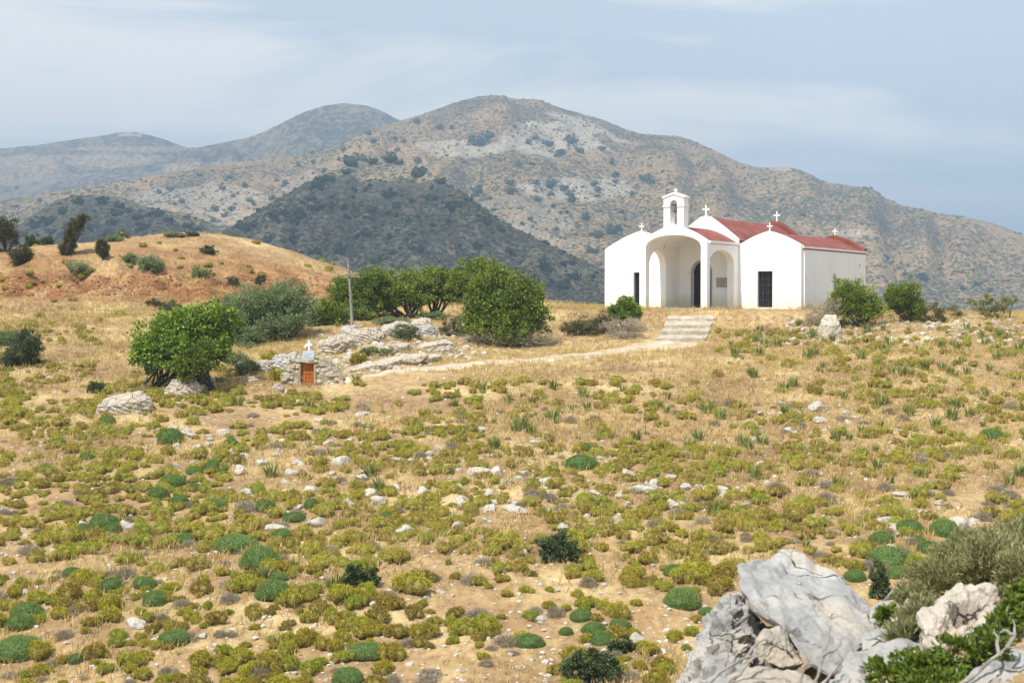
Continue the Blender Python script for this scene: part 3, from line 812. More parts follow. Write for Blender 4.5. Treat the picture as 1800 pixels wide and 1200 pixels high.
for (a0, a1, tt) in ((wr0, wr1, wrt), (wl0, wl1, wlt)):
    wnd = link('window', None, chapel)
    bm = bmesh.new(); bx(bm, a0 - .02, a1 + .02, .27, .30, wrb - .02, tt + .02); part('pane', bm, M['interior_dark'], wnd)  # dark sheet behind the bars stands for the unlit room
    bm = bmesh.new()
    n = 3
    for i in range(n + 1):
        xq = a0 + (a1 - a0) * i / n; bx(bm, xq - .014, xq + .014, .18, .208, wrb, tt)
    part('bars', bm, M['iron'], wnd)
    bm = bmesh.new()
    for i in range(1, 5):
        zq = wrb + (tt - wrb) * i / 5; bx(bm, a0, a1, .212, .23, zq - .016, zq + .016)
    part('cross_bars', bm, M['iron'], wnd)
# plaque on the porch's back wall
pq0, pq1 = zx(797), zx(858)
pz0, pz1 = zz(650, pq0), zz(593, pq0)
plq = link('plaque', None, chapel)
bm = bmesh.new(); bx(bm, pq0, pq1, -.05, -.002, pz0, pz1); part('slab', bm, M['plaque'], plq)
bm = bmesh.new()
for i in range(7):
    zq = pz1 - .07 - i * (pz1 - pz0 - .12) / 6.5
    xq = pq0 + .06
    while xq < pq1 - .1:
        l = rnd.uniform(.04, .11); bx(bm, xq, min(xq + l, pq1 - .05), -.054, -.051, zq - .018, zq); xq += l + .025
part('inscription', bm, M['dark_ink'], plq)

# porch
xpr = zx(925)
def pcol(y):
    X, Y = c2w(xpr, y); return (900 + F * X / Y - 1020) / .3
lo, hi = -7.0, -1.0
for _ in range(50):
    mid = (lo + hi) / 2
    if pcol(mid) < 742: lo = mid
    else: hi = mid
PY = (lo + hi) / 2                         # front plane of the porch
T = .38
xpl = zx(346, PY)
ax0, ax1 = zx(383, PY), zx(705, PY)
z_sp, z_cr = zz(418, ax0, PY), zz(343, (ax0 + ax1) / 2, PY)
z_pe = zz(378, xpr, PY)                    # porch eave
xpm = (xpl + xpr) / 2
z_pt = zz(285, zx(545, PY), PY)            # crown of the porch gable
pg = []
for i in range(25):
    s = -1 + 2 * i / 24
    x = xpm + s * (xpr - xpl) / 2
    a = abs(s)
    pg.append((x, z_pe + (z_pt - z_pe) * (1 - (a ** 1.7) * .75 - a * .25)))
inner = arch(ax0, ax1, z_sp, z_cr, 24, 2.15)
bm = bmesh.new()
prism(bm, [(xpl, -.3), (ax0, -.3)] + inner[::-1] + [(ax1, -.3), (xpr, -.3)] + pg[::-1], [], PY, PY + T, XZ)
part('porch_front', bm, M['white'], chapel)
def ycol(q, x):
    k = (1020 + q * .3 - 900) / F
    X0, Y0 = c2w(x, 0)
    return (k * Y0 - X0) / (S_ - k * C_)
# side walls of the porch, each with its arch
sa0, sa1 = ycol(757, xpr), ycol(898, xpr)
s_cr = zz(431, xpr, (sa0 + sa1) / 2)
s_sp = zz(510, xpr, sa1)
hole = [(sa0, -.3)] + arch(sa1, sa0, s_sp, s_cr, 20)[:] + [(sa1, -.3)]
side = [(PY + T, -.3), (sa0, -.3)] + arch(sa0, sa1, s_sp, s_cr, 20)[::-1] + [(sa1, -.3), (-.002, -.3), (-.002, z_pe - .02), (PY + T, z_pe - .02)]
bm = bmesh.new(); prism(bm, side, [], xpr - T, xpr - .002, YZ)
part('porch_side', bm, M['white'], chapel)
xin = xpl + T
la0, la1 = PY + T + .05, ycol(500, xin)
side2 = [(PY + T, -.3), (la0, -.3)] + arch(la0, la1, s_sp - .1, s_cr, 20)[::-1] + [(la1, -.3), (-.002, -.3), (-.002, z_pe - .02), (PY + T, z_pe - .02)]
bm = bmesh.new(); prism(bm, side2, [], xpl + .002, xin, YZ)
part('porch_side', bm, M['white'], chapel)
# vault and roof
vin = arch(xin - .05, xpr - T + .05, z_sp - .05, z_cr + .06, 24, 2.15)
vo = [(x, max(z - .14, z_sp)) for x, z in pg if xin - .1 <= x <= xpr - T + .1]
bm = bmesh.new(); prism(bm, vin + vo, [], PY + T, -.003, XZ)
part('porch_vault', bm, M['white'], chapel)
bm = bmesh.new()
pr = [(x, z - .03) for x, z in pg]; prl = [(x, z - .13) for x, z in pg]
prism(bm, pr + prl[::-1], [], PY + T, .0, XZ)
part('porch_roof', bm, M['red_roof'], chapel)
bm = bmesh.new(); bx(bm, xpr - .1, xpr + .10, PY + T * .6, -.01, z_pe - .10, z_pe + .03)
part('porch_cornice', bm, M['white'], chapel)
bm = bmesh.new(); bx(bm, xpl - .05, xpr + .05, PY - .12, -.004, -.3, .025)
part('porch_floor', bm, M['concrete'], chapel)

# bell gable
b0, b1 = zx(486, PY), zx(603, PY)
bo0, bo1 = zx(524, PY), zx(565, PY)
bz0 = zz(290, b0, PY) - .35
bz1 = zz(128, b0, PY)
bzt = zz(98, (b0 + b1) / 2, PY)
bob, bot = zz(281, bo0, PY), zz(140, bo0, PY)
bym = PY + .62
belfry = link('bell_gable', None, chapel)
bm = bmesh.new()
prism(bm, [(b0, bz0), (b1, bz0), (b1, bz1), ((b0 + b1) / 2, bzt - .06), (b0, bz1)], [[(bo0, bob), (bo1, bob)] + arch(bo0, bo1, bot - .2, bot, 12)], PY + .004, bym, XZ)
part('gable_wall', bm, M['white'], belfry)
bm = bmesh.new()
xm_ = (b0 + b1) / 2
prism(bm, [(b0 - .07, bz1 - .02), (b0 - .07, bz1 + .08), (xm_, bzt + .04), (b1 + .07, bz1 + .08), (b1 + .07, bz1 - .02), (xm_, bzt - .06)], [], PY - .05, bym + .05, XZ)
part('gable_cap', bm, M['white'], belfry)
bm = bmesh.new()
zi = zz(175, b0, PY)
bx(bm, b0 - .05, bo0 - .001, PY - .04, bym + .04, zi - .05, zi + .03); bx(bm, bo1 + .001, b1 + .05, PY - .04, bym + .04, zi - .05, zi + .03)
part('impost_band', bm, M['white'], belfry)
bm = bmesh.new()
h = .27; t_ = .03; yc_ = PY + .3
bx(bm, xm_ - t_, xm_ + t_, yc_ - t_, yc_ + t_, bzt, bzt + h); bx(bm, xm_ - .09, xm_ - t_ - .001, yc_ - t_, yc_ + t_, bzt + .15, bzt + .21); bx(bm, xm_ + t_ + .001, xm_ + .09, yc_ - t_, yc_ + t_, bzt + .15, bzt + .21)
part('roof_cross', bm, M['white'], belfry)

# bell (hangs in the gable)
bxw, byw = c2w((bo0 + bo1) / 2, PY + .3)
bell_z = zz(208, bo0, PY)
bell = thing('church_bell', (bxw, byw, bell_z), 'small dark bronze bell hanging in the white bell gable', 'bell', rotz=-PHI)
prof_ = [(.0, .30), (.05, .30), (.085, .26), (.10, .18), (.115, .08), (.145, .0), (.13, .0), (.10, .08), (.0, .10)]
V_, F_ = [], []
n = 20
for r0, z0 in prof_:
    for k in range(n): V_.append((r0 * math.cos(2 * math.pi * k / n), r0 * math.sin(2 * math.pi * k / n), z0))
for i in range(len(prof_) - 1):
    for k in range(n): F_.append((i * n + k, i * n + (k + 1) % n, (i + 1) * n + (k + 1) % n, (i + 1) * n + k))
link('bell_body', mesh_np('bell_body', np.array(V_), np.array(F_), M['bronze'], True), bell)
bm = bmesh.new(); bx(bm, -(bo1 - bo0) / 2 + .002, (bo1 - bo0) / 2 - .002, -.04, .04, .33, .40); bx(bm, -.02, .02, -.02, .02, .301, .329)
part('headstock', bm, M['bark'], bell)
Vt, Ft = tube_np([([(0, 0, .0), (.01, 0, -.35), (.0, 0, -.62)], [.012, .012, .012]), ([(0, 0, .098), (0, 0, -.02)], [.015, .03])])
link('bell_rope', mesh_np('bell_rope', Vt, Ft, M['bark'], True), bell)

# ------------------------------------------------------------------ path and steps
def ribbon(name, pts, widths, lift, mat, label):
    P = [hit(px, py) for px, py in pts]
    xs = np.array([p.x for p in P]); ys = np.array([p.y for p in P])
    s = np.r_[0, np.cumsum(np.hypot(np.diff(xs), np.diff(ys)))]
    n = int(s[-1] / .3)
    q = np.linspace(0, s[-1], n)
    X = np.interp(q, s, xs); Y = np.interp(q, s, ys)
    k = np.ones(9) / 9
    X = np.convolve(np.pad(X, 4, mode='reflect', reflect_type='odd'), k, 'valid'); Y = np.convolve(np.pad(Y, 4, mode='reflect', reflect_type='odd'), k, 'valid')
    wd = np.interp(q, s, widths)
    tx = np.gradient(X); ty = np.gradient(Y); l = np.hypot(tx, ty); tx /= l; ty /= l
    m = 9
    off = np.linspace(-.5, .5, m)
    edge = 1 + .25 * fbm2(q * .8, q * 0 + 2, 3, 4)
    VX = X[:, None] - ty[:, None] * off * (wd * edge)[:, None]; VY = Y[:, None] + tx[:, None] * off * (wd * edge)[:, None]
    VZ = gz(VX, VY) + lift - .07 * (np.abs(off) > .49)
    ii = np.arange(n * m).reshape(n, m)
    f = np.stack([ii[:-1, :-1], ii[:-1, 1:], ii[1:, 1:], ii[1:, :-1]], -1).reshape(-1, 4)
    return link(name, mesh_np(name, np.stack([VX, VY, VZ], -1).reshape(-1, 3), f, mat, True), kind='structure'), np.stack([X, Y, wd], 1)
_, PATH = ribbon('path', [(590, 672), (640, 663), (690, 655), (760, 647), (830, 641), (900, 636), (980, 629), (1050, 622), (1110, 615), (1160, 609), (1198, 603)], [.6, .7, .8, .9, 1.0, 1.1, 1.3, 1.5, 1.8, 2.2, 2.5], .045, M['path'], '')

st = link('steps', None, kind=None)
st['label'] = 'flight of broad pale concrete steps leading up to the chapel'; st['category'] = 'steps'
edges = [((1153, 601), (1240, 599)), ((1160, 588), (1246, 588)), ((1166, 577), (1250, 576)), ((1171, 566), (1254, 564)), ((1176, 557), (1257, 555))]
E3 = [(hit(*a), hit(*b)) for a, b in edges]
st.location = E3[0][0]
o0 = Vector(E3[0][0])
for i in range(4):
    (a, b), (c, d) = E3[i], E3[i + 1]
    zt_ = (c.z + d.z) / 2 + .03
    bm = bmesh.new()
    zf_, zb_2 = min(a.z, b.z) + .17, max(c.z, d.z) - .01
    top_ = [Vector((p.x, p.y, q_)) - o0 for p, q_ in ((a, zf_), (b, zf_), (d, zb_2), (c, zb_2))]
    bot_ = [Vector((p.x, p.y, min(a.z, b.z) - .35)) - o0 for p in (a, b, d, c)]
    tv = [bm.verts.new(p) for p in top_]; bv = [bm.verts.new(p) for p in bot_]
    bm.faces.new(tv); bm.faces.new(bv[::-1])
    for k in range(4): bm.faces.new((bv[k], bv[(k + 1) % 4], tv[(k + 1) % 4], tv[k]))
    bmesh.ops.recalc_face_normals(bm, faces=bm.faces[:])
    bmesh.ops.bevel(bm, geom=bm.edges[:], offset=.02, segments=2, affect='EDGES')
    part('step', bm, M['concrete'], st)

# ------------------------------------------------------------------ trees and shrubs
def lobes_leaves(lobes, n, L, Wd, g, up=.25, droop=0.0, shell=.55, clump=True, jit=.55, bend=.12):
    """Leaves through the volume of several lobes, gathered in clumps, denser towards the outside."""
    vol = np.array([l[1][0] * l[1][1] * l[1][2] for l in lobes]) ** (2 / 3)
    cnt = np.maximum(1, (n * vol / vol.sum()).astype(int))
    Ps, As = [], []
    for (c, r), k in zip(lobes, cnt):
        c = np.array(c, float); r = np.array(r, float)
        if clump:
            nc = max(8, k // 46)
            dirs = unit(g.normal(size=(nc, 3)))
            rad = (shell + (1 - shell) * g.random(nc) ** .6)
            cc = dirs * rad[:, None]
            cc *= (1 + .20 * g.normal(size=(nc, 1)).clip(-1.5, 1.6))
            which = g.integers(0, nc, k)
            sp_ = .12 + .10 * g.random(nc)
            p = cc[which] + g.normal(size=(k, 3)) * sp_[which][:, None] * .75
        else:
            dirs = unit(g.normal(size=(k, 3)))
            p = dirs * (shell + (1 - shell) * g.random(k) ** .6)[:, None]
        rad_dir = unit(p / (1e-6 + 1))
        A = rad_dir * .8 + np.array([0, 0, up - droop]) + g.normal(size=(k, 3)) * jit
        Ps.append(c + p * r); As.append(A)
    P = np.concatenate(Ps); A = np.concatenate(As)
    k = len(P)
    return leaves(P, A, L * (.7 + .6 * g.random(k)), Wd * (.7 + .6 * g.random(k)), g, bend)

def limb_paths(base, targets, r0, g, stems=1, lean=(0, 0, 0), split=.45, spread=.25):
    base = np.array(base, float)
    paths = []
    for i, t in enumerate(targets):
        t = np.array(t, float)
        b = base + np.array([g.normal() * spread * .5, g.normal() * spread * .5, -.15]) if stems > 1 else base + np.array([0, 0, -.15])
        mid = b + (t - b) * split + np.array([g.normal() * .12, g.normal() * .12, -.05]) * np.linalg.norm(t - b) * .5
        m2 = b + (t - b) * .78 + g.normal(size=3) * .05 * np.linalg.norm(t - b)
        r = r0 * (.8 + .4 * g.random())
        paths.append(([b, (b * 2 + mid) / 3 + g.normal(size=3) * .03, mid, m2, t], [r * 1.25, r, r * .8, r * .5, r * .2]))
    return paths

def tree(name, base_px, lobes_px, n, L, Wd, leaf, label, cat='tree', seed=1, r0=.08, stems=1, group=None, up=.25, depth=.9, d=None, jit=.55, trunkless=False, shell=.5, spread=.3, core=None, droop=0):
    """lobes_px: (px, py, rx_px, ry_px, depth offset in m)"""
    g = np.random.default_rng(seed)
    lobes_px = [(a_, b_, c_ * .9, d_ * .9, e_) for a_, b_, c_, d_, e_ in lobes_px]
    base = hit(*base_px) if d is None else at(base_px[0], base_px[1], d)
    if d is not None: base.z = float(gz(base.x, base.y))
    k = base.y / F
    lobes = []
    for (px, py, rx, ry, off) in lobes_px:
        p = at(px, py, base.y + off) - base
        lobes.append(((p.x, p.y, p.z), (rx * k, rx * k * depth, ry * k)))
    th = thing(name, base, label, cat, group)
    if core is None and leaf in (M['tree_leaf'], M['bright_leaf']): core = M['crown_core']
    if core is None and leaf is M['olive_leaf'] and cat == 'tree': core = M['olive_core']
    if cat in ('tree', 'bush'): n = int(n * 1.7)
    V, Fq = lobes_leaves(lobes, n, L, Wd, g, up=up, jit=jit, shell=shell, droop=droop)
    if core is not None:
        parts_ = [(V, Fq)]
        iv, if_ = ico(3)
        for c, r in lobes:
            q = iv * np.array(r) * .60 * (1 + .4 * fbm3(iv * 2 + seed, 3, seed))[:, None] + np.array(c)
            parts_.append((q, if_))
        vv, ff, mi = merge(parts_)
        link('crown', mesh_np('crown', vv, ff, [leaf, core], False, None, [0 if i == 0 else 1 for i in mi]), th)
    else:
        link('crown', mesh_np('crown', V, Fq, leaf), th)
    if not trunkless:
        tg = []
        for c, r in lobes:
            for _ in range(2):
                tg.append(np.array(c) + g.normal(size=3) * np.array(r) * .35)
        Vt, Ft = tube_np(limb_paths((0, 0, 0), tg, r0, g, stems, spread=spread))
        link('trunk', mesh_np('trunk', Vt, Ft, M['bark'], True), th)
    return th

tree('carob_tree', (272, 684), [(285, 602, 48, 42, 0), (325, 582, 52, 42, .3), (368, 585, 40, 46, .6), (254, 622, 30, 34, -.2), (300, 618, 44, 34, -.3), (378, 612, 34, 34, .2), (350, 560, 46, 26, .4), (392, 575, 34, 36, .8), (330, 610, 50, 34, 0)],
     9500, .15, .042, M['bright_leaf'], 'bright green many-stemmed tree left of the shrine at the slope foot', seed=3, r0=.045, stems=7, spread=.7)
tree('small_carob_tree', (374, 687), [(345, 634, 36, 28, -.9), (322, 652, 26, 16, -1.0), (358, 618, 24, 22, -.8)],
     4200, .10, .026, M['tree_leaf'], 'small dark green tree with a crooked trunk in front of the bright tree', seed=5, r0=.06, stems=2, spread=.2)
tree('olive_tree', (470, 598), [(420, 560, 42, 46, -.6), (400, 545, 30, 28, 0), (445, 535, 40, 34, 0), (440, 590, 42, 26, -.8), (402, 598, 34, 30, -1.2), (420, 615, 34, 20, -1.4)],
     7000, .16, .018, M['olive_leaf'], 'grey green olive tree close behind the bright green tree', seed=8, r0=.09, stems=3, up=.5)
tree('olive_tree', (508, 598), [(500, 528, 50, 34, 0), (530, 545, 30, 34, .2), (480, 545, 40, 34, .4), (515, 565, 38, 24, -.4), (470, 575, 34, 20, -.3)],
     8000, .16, .018, M['olive_leaf'], 'taller grey green olive tree with dark twisted trunk showing at its right', seed=9, r0=.09, stems=3, up=.5)
G_row = 'dark green trees in a row behind the rocks'
tree('carob_tree', (575, 570), [(570, 548, 24, 22, 0), (590, 555, 26, 20, 0), (556, 556, 16, 16, 0)], 3600, .12, .034, M['tree_leaf'],
     'low dark green tree left of the wooden cross post', seed=12, r0=.06, stems=3, group=G_row)
tree('carob_tree', (640, 562), [(605, 522, 32, 38, 0), (635, 512, 40, 40, .5), (668, 506, 38, 36, .8), (625, 545, 40, 22, -.4), (600, 510, 24, 22, .5)], 7800, .12, .034, M['tree_leaf'],
     'dark green spreading tree standing just behind the wooden cross post', seed=13, r0=.08, stems=4, group=G_row)
tree('carob_tree', (722, 558), [(690, 516, 40, 34, 0), (725, 506, 38, 34, .4), (700, 498, 38, 24, .8), (670, 535, 30, 20, -.3), (735, 528, 24, 18, 0)], 6600, .12, .034, M['tree_leaf'],
     'dark green flat-topped tree midway along the row of trees', seed=14, r0=.08, stems=4, group=G_row)
tree('carob_tree', (762, 555), [(758, 496, 36, 30, 0), (785, 502, 36, 30, .2), (770, 488, 26, 16, .6), (800, 515, 28, 20, 0), (745, 515, 28, 18, -.3)], 5600, .12, .034, M['tree_leaf'],
     'dark green tree with open bare stems beside the big round bush', seed=15, r0=.07, stems=4, group=G_row)
tree('carob_tree', (835, 548), [(826, 488, 40, 32, 0), (812, 505, 32, 26, 0), (838, 472, 32, 20, .3), (870, 490, 30, 22, .3)], 5400, .12, .034, M['tree_leaf'],
     'tallest dark green tree of the row, rising behind the round bush', seed=16, r0=.08, stems=3, group=G_row, d=76)
tree('round_carob_tree', (885, 606), [(885, 530, 60, 54, 0), (848, 530, 38, 40, .2), (925, 532, 40, 42, .2), (880, 497, 44, 30, .4), (838, 565, 34, 24, -.2), (936, 566, 34, 26, 0), (885, 570, 60, 28, -.5)],
     14500, .13, .036, M['tree_leaf'], 'big round bright green bush-like tree above the path', seed=18, r0=.07, stems=6, spread=1.0)
def skirt(px, py, w, h, n, seed, name, mat, label, L=.3, wd=.006, d=None):
    g = np.random.default_rng(seed)
    base = hit(px, py) if d is None else at(px, py, d)
    k = base.y / F
    m = n
    P = np.stack([g.normal(size=m) * w * k * .32, g.normal(size=m) * w * k * .2, g.random(m) * h * k], 1)
    A = np.stack([g.normal(size=m), g.normal(size=m) * .8, .35 * g.normal(size=m) + .2], 1)
    V, Fq = leaves(P, A, L * (.5 + g.random(m)), wd, g)
    return V, Fq, base
V, Fq, b_ = skirt(885, 604, 150, 28, 2600, 44, '', None, '', .35, .008)
link('dead_twigs', mesh_np('dead_twigs', V, Fq, M['grey_twig']), [o for o in COL.objects if o.name.startswith('round_carob_tree')][0])

# shrubs by the chapel
tree('leafy_bush', (1098, 582), [(1100, 533, 17, 15, 0), (1082, 546, 15, 11, 0), (1113, 543, 14, 13, 0), (1092, 556, 20, 10, -.1), (1120, 553, 10, 8, 0)], 3200, .10, .028, M['bright_leaf'], 'bright green bush below the chapel, left of the steps', 'bush', seed=20, r0=.03, stems=3)
tree('brown_shrub', (1040, 590), [(1028, 572, 36, 18, 0), (1066, 568, 34, 19, .2), (1002, 578, 22, 12, 0)], 6000, .12, .012, M['brown_leaf'], 'low wide dark olive shrub left of the bright green bush by the steps', 'shrub', seed=21, r0=.03, stems=5, core=M['brown_core'])
tree('grey_brown_shrub', (1100, 594), [(1092, 577, 36, 17, 0), (1118, 574, 22, 15, 0)], 4200, .16, .007, M['grey_twig'], 'grey brown twiggy shrub under the bright green bush', 'shrub', seed=22, r0=.02, stems=4)
tree('rounded_bush', (1508, 573), [(1490, 512, 30, 26, 0), (1515, 530, 36, 28, 0), (1490, 540, 36, 24, -.2), (1530, 545, 24, 20, 0), (1480, 525, 22, 28, 0)], 8200, .10, .022, M['tree_leaf'], 'large green bush beside the right side wall of the chapel', 'bush', seed=23, r0=.06, stems=5, spread=.6)
tree('rounded_bush', (1592, 566), [(1588, 515, 32, 24, 0), (1575, 530, 24, 24, 0), (1600, 540, 30, 26, 0)], 5600, .10, .022, M['tree_leaf'], 'green bush with brown left flank, right of the large chapel bush', 'bush', seed=24, r0=.06, stems=5, spread=.5)
tree('brown_shrub', (1655, 566), [(1635, 548, 26, 16, 0), (1665, 552, 28, 13, 0), (1610, 545, 18, 18, .3)], 3600, .12, .014, M['brown_leaf'], 'low brownish green shrub tailing off to the right of the bushes', 'shrub', seed=25, r0=.03, stems=4)
tree('grey_brown_shrub', (1430, 570), [(1440, 552, 28, 16, 0), (1418, 560, 22, 10, 0), (1465, 545, 18, 20, .2)], 2800, .18, .008, M['grey_twig'], 'dead grey twiggy shrub against the chapel corner', 'shrub', seed=26, r0=.02, stems=5)
tree('twiggy_bush', (1745, 560), [(1722, 532, 22, 15, 0), (1755, 540, 26, 15, 0), (1775, 528, 14, 12, .2), (1740, 552, 26, 10, 0)], 1500, .16, .022, M['silver_leaf'], 'sparse upright yellow green bush on the rubble at the right edge', 'bush', seed=27, r0=.03, stems=6, spread=.8, up=.8)

# left hillside
tree('windswept_tree', (10, 442), [(0, 405, 30, 22, 0), (-25, 415, 28, 22, 0), (14, 418, 18, 16, 0)], 4200, .14, .03, M['brown_leaf'], 'dark tree at the left edge, bare trunk on the hilltop', seed=30, r0=.09, stems=1)
tree('windswept_bush', (118, 448), [(118, 437, 14, 12, 0), (122, 418, 10, 16, 0), (132, 398, 13, 14, 0), (145, 386, 12, 9, 0)], 4200, .14, .022, M['brown_leaf'], 'tall windswept bush leaning right on the hilltop', 'bush', seed=31, r0=.05, stems=2, spread=.2, core=M['brown_core'])
tree('dark_bush', (42, 464), [(38, 450, 22, 14, 0), (50, 456, 16, 11, 0)], 3200, .14, .022, M['brown_leaf'], 'squat dark brown bush on the hill near the left edge', 'bush', seed=32, r0=.04, stems=3, core=M['brown_core'])
tree('dark_bush', (57, 438), [(56, 426, 12, 13, 0)], 1400, .14, .022, M['dark_leaf'], 'small upright dark bush, left one of the pair beside the leaning bush', 'bush', seed=33, r0=.04, core=M['brown_core'], d=101)
tree('dark_bush', (82, 438), [(82, 428, 14, 11, 0)], 1400, .14, .022, M['dark_leaf'], 'small round dark bush, right one of the pair beside the leaning bush', 'bush', seed=34, r0=.04, core=M['brown_core'], d=101)
tree('dark_bush', (181, 451), [(180, 437, 11, 15, 0)], 1800, .14, .02, M['brown_leaf'], 'dark egg-shaped bush right of the leaning windswept bush', 'bush', seed=35, r0=.04, core=M['brown_core'])
tree('dark_bush', (45, 644), [(50, 600, 22, 24, 0), (42, 622, 32, 22, 0), (28, 634, 24, 12, 0)], 5200, .10, .020, M['dark_leaf'], 'dark grey green cone-shaped bush on the grass at the left edge', 'bush', seed=36, r0=.04, stems=3, core=M['brown_core'])
tree('grey_green_bush', (14, 607), [(18, 592, 26, 14, 0), (-5, 598, 22, 12, 0)], 3400, .10, .014, M['olive_leaf'], 'pale grey green mound of a bush touching the left edge', 'bush', seed=37, r0=.03, core=M['cushion_core'])
def mound(px, py, w, h, leaf, label, seed, name='grey_green_bush', n=2200, core='cushion_core'):
    tree(name, (px, py), [(px, py - h * .45, w / 2, h * .55, 0), (px - w * .18, py - h * .3, w * .34, h * .45, 0), (px + w * .2, py - h * .3, w * .34, h * .42, 0)], n, .11, .014, M[leaf], label, 'bush', seed=seed, trunkless=True, core=M[{'yellow_leaf': 'twig_core', 'brown_leaf': 'brown_core', 'dark_leaf': 'brown_core', 'silver_leaf': 'olive_core', 'olive_leaf': 'olive_core'}.get(leaf, core)])
mound(137, 484, 52, 28, 'silver_leaf', 'broad low olive mound of a bush above the red bank', 50)
mound(264, 474, 52, 30, 'olive_leaf', 'grey green mound of a bush midway up the red hill', 51)
mound(228, 461, 28, 16, 'olive_leaf', 'smaller green mound left of the grey green one on the red hill', 52, n=1200)
mound(366, 446, 30, 14, 'dark_leaf', 'dark twin-headed low bush high on the red hill', 53, n=1200)
mound(352, 488, 40, 20, 'strap_leaf', 'yellow green leafy bush on the red hill slope', 54, n=1200)
mound(410, 504, 22, 18, 'brown_leaf', 'small round brown bush at the right end of the red bank', 55, n=900)
mound(458, 500, 22, 14, 'brown_leaf', 'small flat brown bush alone right of the red bank', 56, n=900)
mound(300, 550, 42, 22, 'dark_leaf', 'dusty grey bush on the grass behind the bright green tree', 57, n=1400)
mound(275, 538, 34, 14, 'brown_leaf', 'low brown scrub on the grass below the red bank', 58, n=1000)
mound(305, 416, 48, 8, 'silver_leaf', 'flat olive shrub along the crest of the red hill', 59, n=1200)
mound(338, 415, 24, 7, 'dark_leaf', 'low dark shrub on the crest right of the flat olive one', 60, n=800)
mound(200, 424, 30, 12, 'olive_leaf', 'low green shrub on the hilltop behind the egg-shaped bush', 61, n=1000)
mound(215, 418, 22, 14, 'strap_leaf', 'spiky bright green shrub on the hilltop skyline', 62, n=700)
mound(168, 690, 26, 18, 'dark_leaf', 'small dark green shrub on a pale stalk left of the outcrop', 63, n=900)
mound(430, 660, 60, 26, 'dark_leaf', 'dull dark scrub between the olive trees and the shrine', 64, n=2000)
mound(480, 640, 44, 22, 'yellow_leaf', 'yellow green scrub above the boulders left of the shrine', 65, n=1600)
mound(415, 640, 44, 22, 'silver_leaf', 'straw green scrub below the olive trees', 66, n=1600)
mound(485, 668, 26, 22, 'yellow_leaf', 'bright yellow green cushion just left of the shrine wall', 67, n=1200)
mound(688, 570, 64, 12, 'olive_leaf', 'spreading grey green mat on top of the rocks by the cross post', 68, n=1600)
mound(760, 560, 60, 12, 'olive_leaf', 'flat grey green mat on the rocks below the row of trees', 69, n=1500)
mound(715, 598, 44, 26, 'dark_leaf', 'dark shrub in the gap between the outcrop rocks', 70, n=1600)
mound(650, 624, 34, 14, 'olive_leaf', 'blue green low cushion among the ledges above the path', 71, n=1200)
mound(632, 640, 30, 20, 'yellow_leaf', 'yellow green cushion on the ledges right of the shrine', 72, n=1400)
mound(682, 624, 34, 12, 'silver_leaf', 'pale low cushion on the ledges above the path', 73, n=1000)
mound(795, 590, 40, 30, 'brown_leaf', 'brownish shrub at the foot of the big round tree', 74, n=1600)
mound(1095, 820, 2, 2, 'dark_leaf', 'tiny dark tuft on the slope', 75, n=60) if False else None

# ------------------------------------------------------------------ low slope plants: one mesh per variant, copied
def make_yellow(seed, nt, per=13, k_=1.0):
    g = np.random.default_rng(seed)
    lobes = [(np.array((0, 0, .12)), np.array((.27, .27, .27)))]
    for i in range(g.integers(5, 10)):
        a = g.random() * 6.283; r = .16 + .22 * g.random()
        s = .12 + .10 * g.random()
        lobes.append((np.array((math.cos(a) * r, math.sin(a) * r, .07 + .13 * g.random())), np.array((s, s, s * (.9 + .3 * g.random())))))
    area = np.array([l[1][0] ** 2 for l in lobes]); cnt = np.maximum((nt * area / area.sum()).astype(int), 3)
    C, Nn = [], []
    for (c, r), k in zip(lobes, cnt):
        d = unit(g.normal(size=(k, 3))); d[:, 2] = np.abs(d[:, 2]) * 1.1 - .2; d = unit(d)
        C.append(d * r * (.90 + .17 * g.random((k, 1))) + c); Nn.append(d)
    C = np.concatenate(C); Nn = np.concatenate(Nn)
    keep = C[:, 2] > -.01; C, Nn = C[keep], Nn[keep]
    P = np.repeat(C, per, 0) + g.normal(size=(len(C) * per, 3)) * .016 * k_
    A = np.repeat(Nn, per, 0) * .7 + np.array([0, 0, .5]) + g.normal(size=(len(P), 3)) * .5
    low = P[:, 2] < .08 + .05 * g.normal(size=len(P))
    Vl, Fl = leaves(P[~low], A[~low], .052 * k_ * (.6 + .8 * g.random((~low).sum())), .0105 * k_, g, .1)
    Vd, Fd = leaves(P[low], A[low], .075 * k_, .005 * k_, g)
    parts_ = [(Vl, Fl), (Vd, Fd)]
    iv, if_ = ico(2)
    mi = [0] * len(Fl) + [1] * len(Fd)
    for c, r in lobes:
        q = iv * r * .84 + c; q[:, 2] = np.maximum(q[:, 2], -.06)
        parts_.append((q, if_)); mi += [2] * len(if_)
    V, Fl_, _ = merge(parts_)
    return V, Fl_, mi
YM = [M['yellow_leaf'], M['grey_twig'], M['twig_core']]
yellow_v = []
for i in range(8):
    V, Fl_, mi = make_yellow(100 + i, 260)
    yellow_v.append(mesh_np('yellow_shrub', V, Fl_, YM, False, None, mi))
yellow_far = [make_yellow(140 + i, 130, 8, 1.25) for i in range(6)]

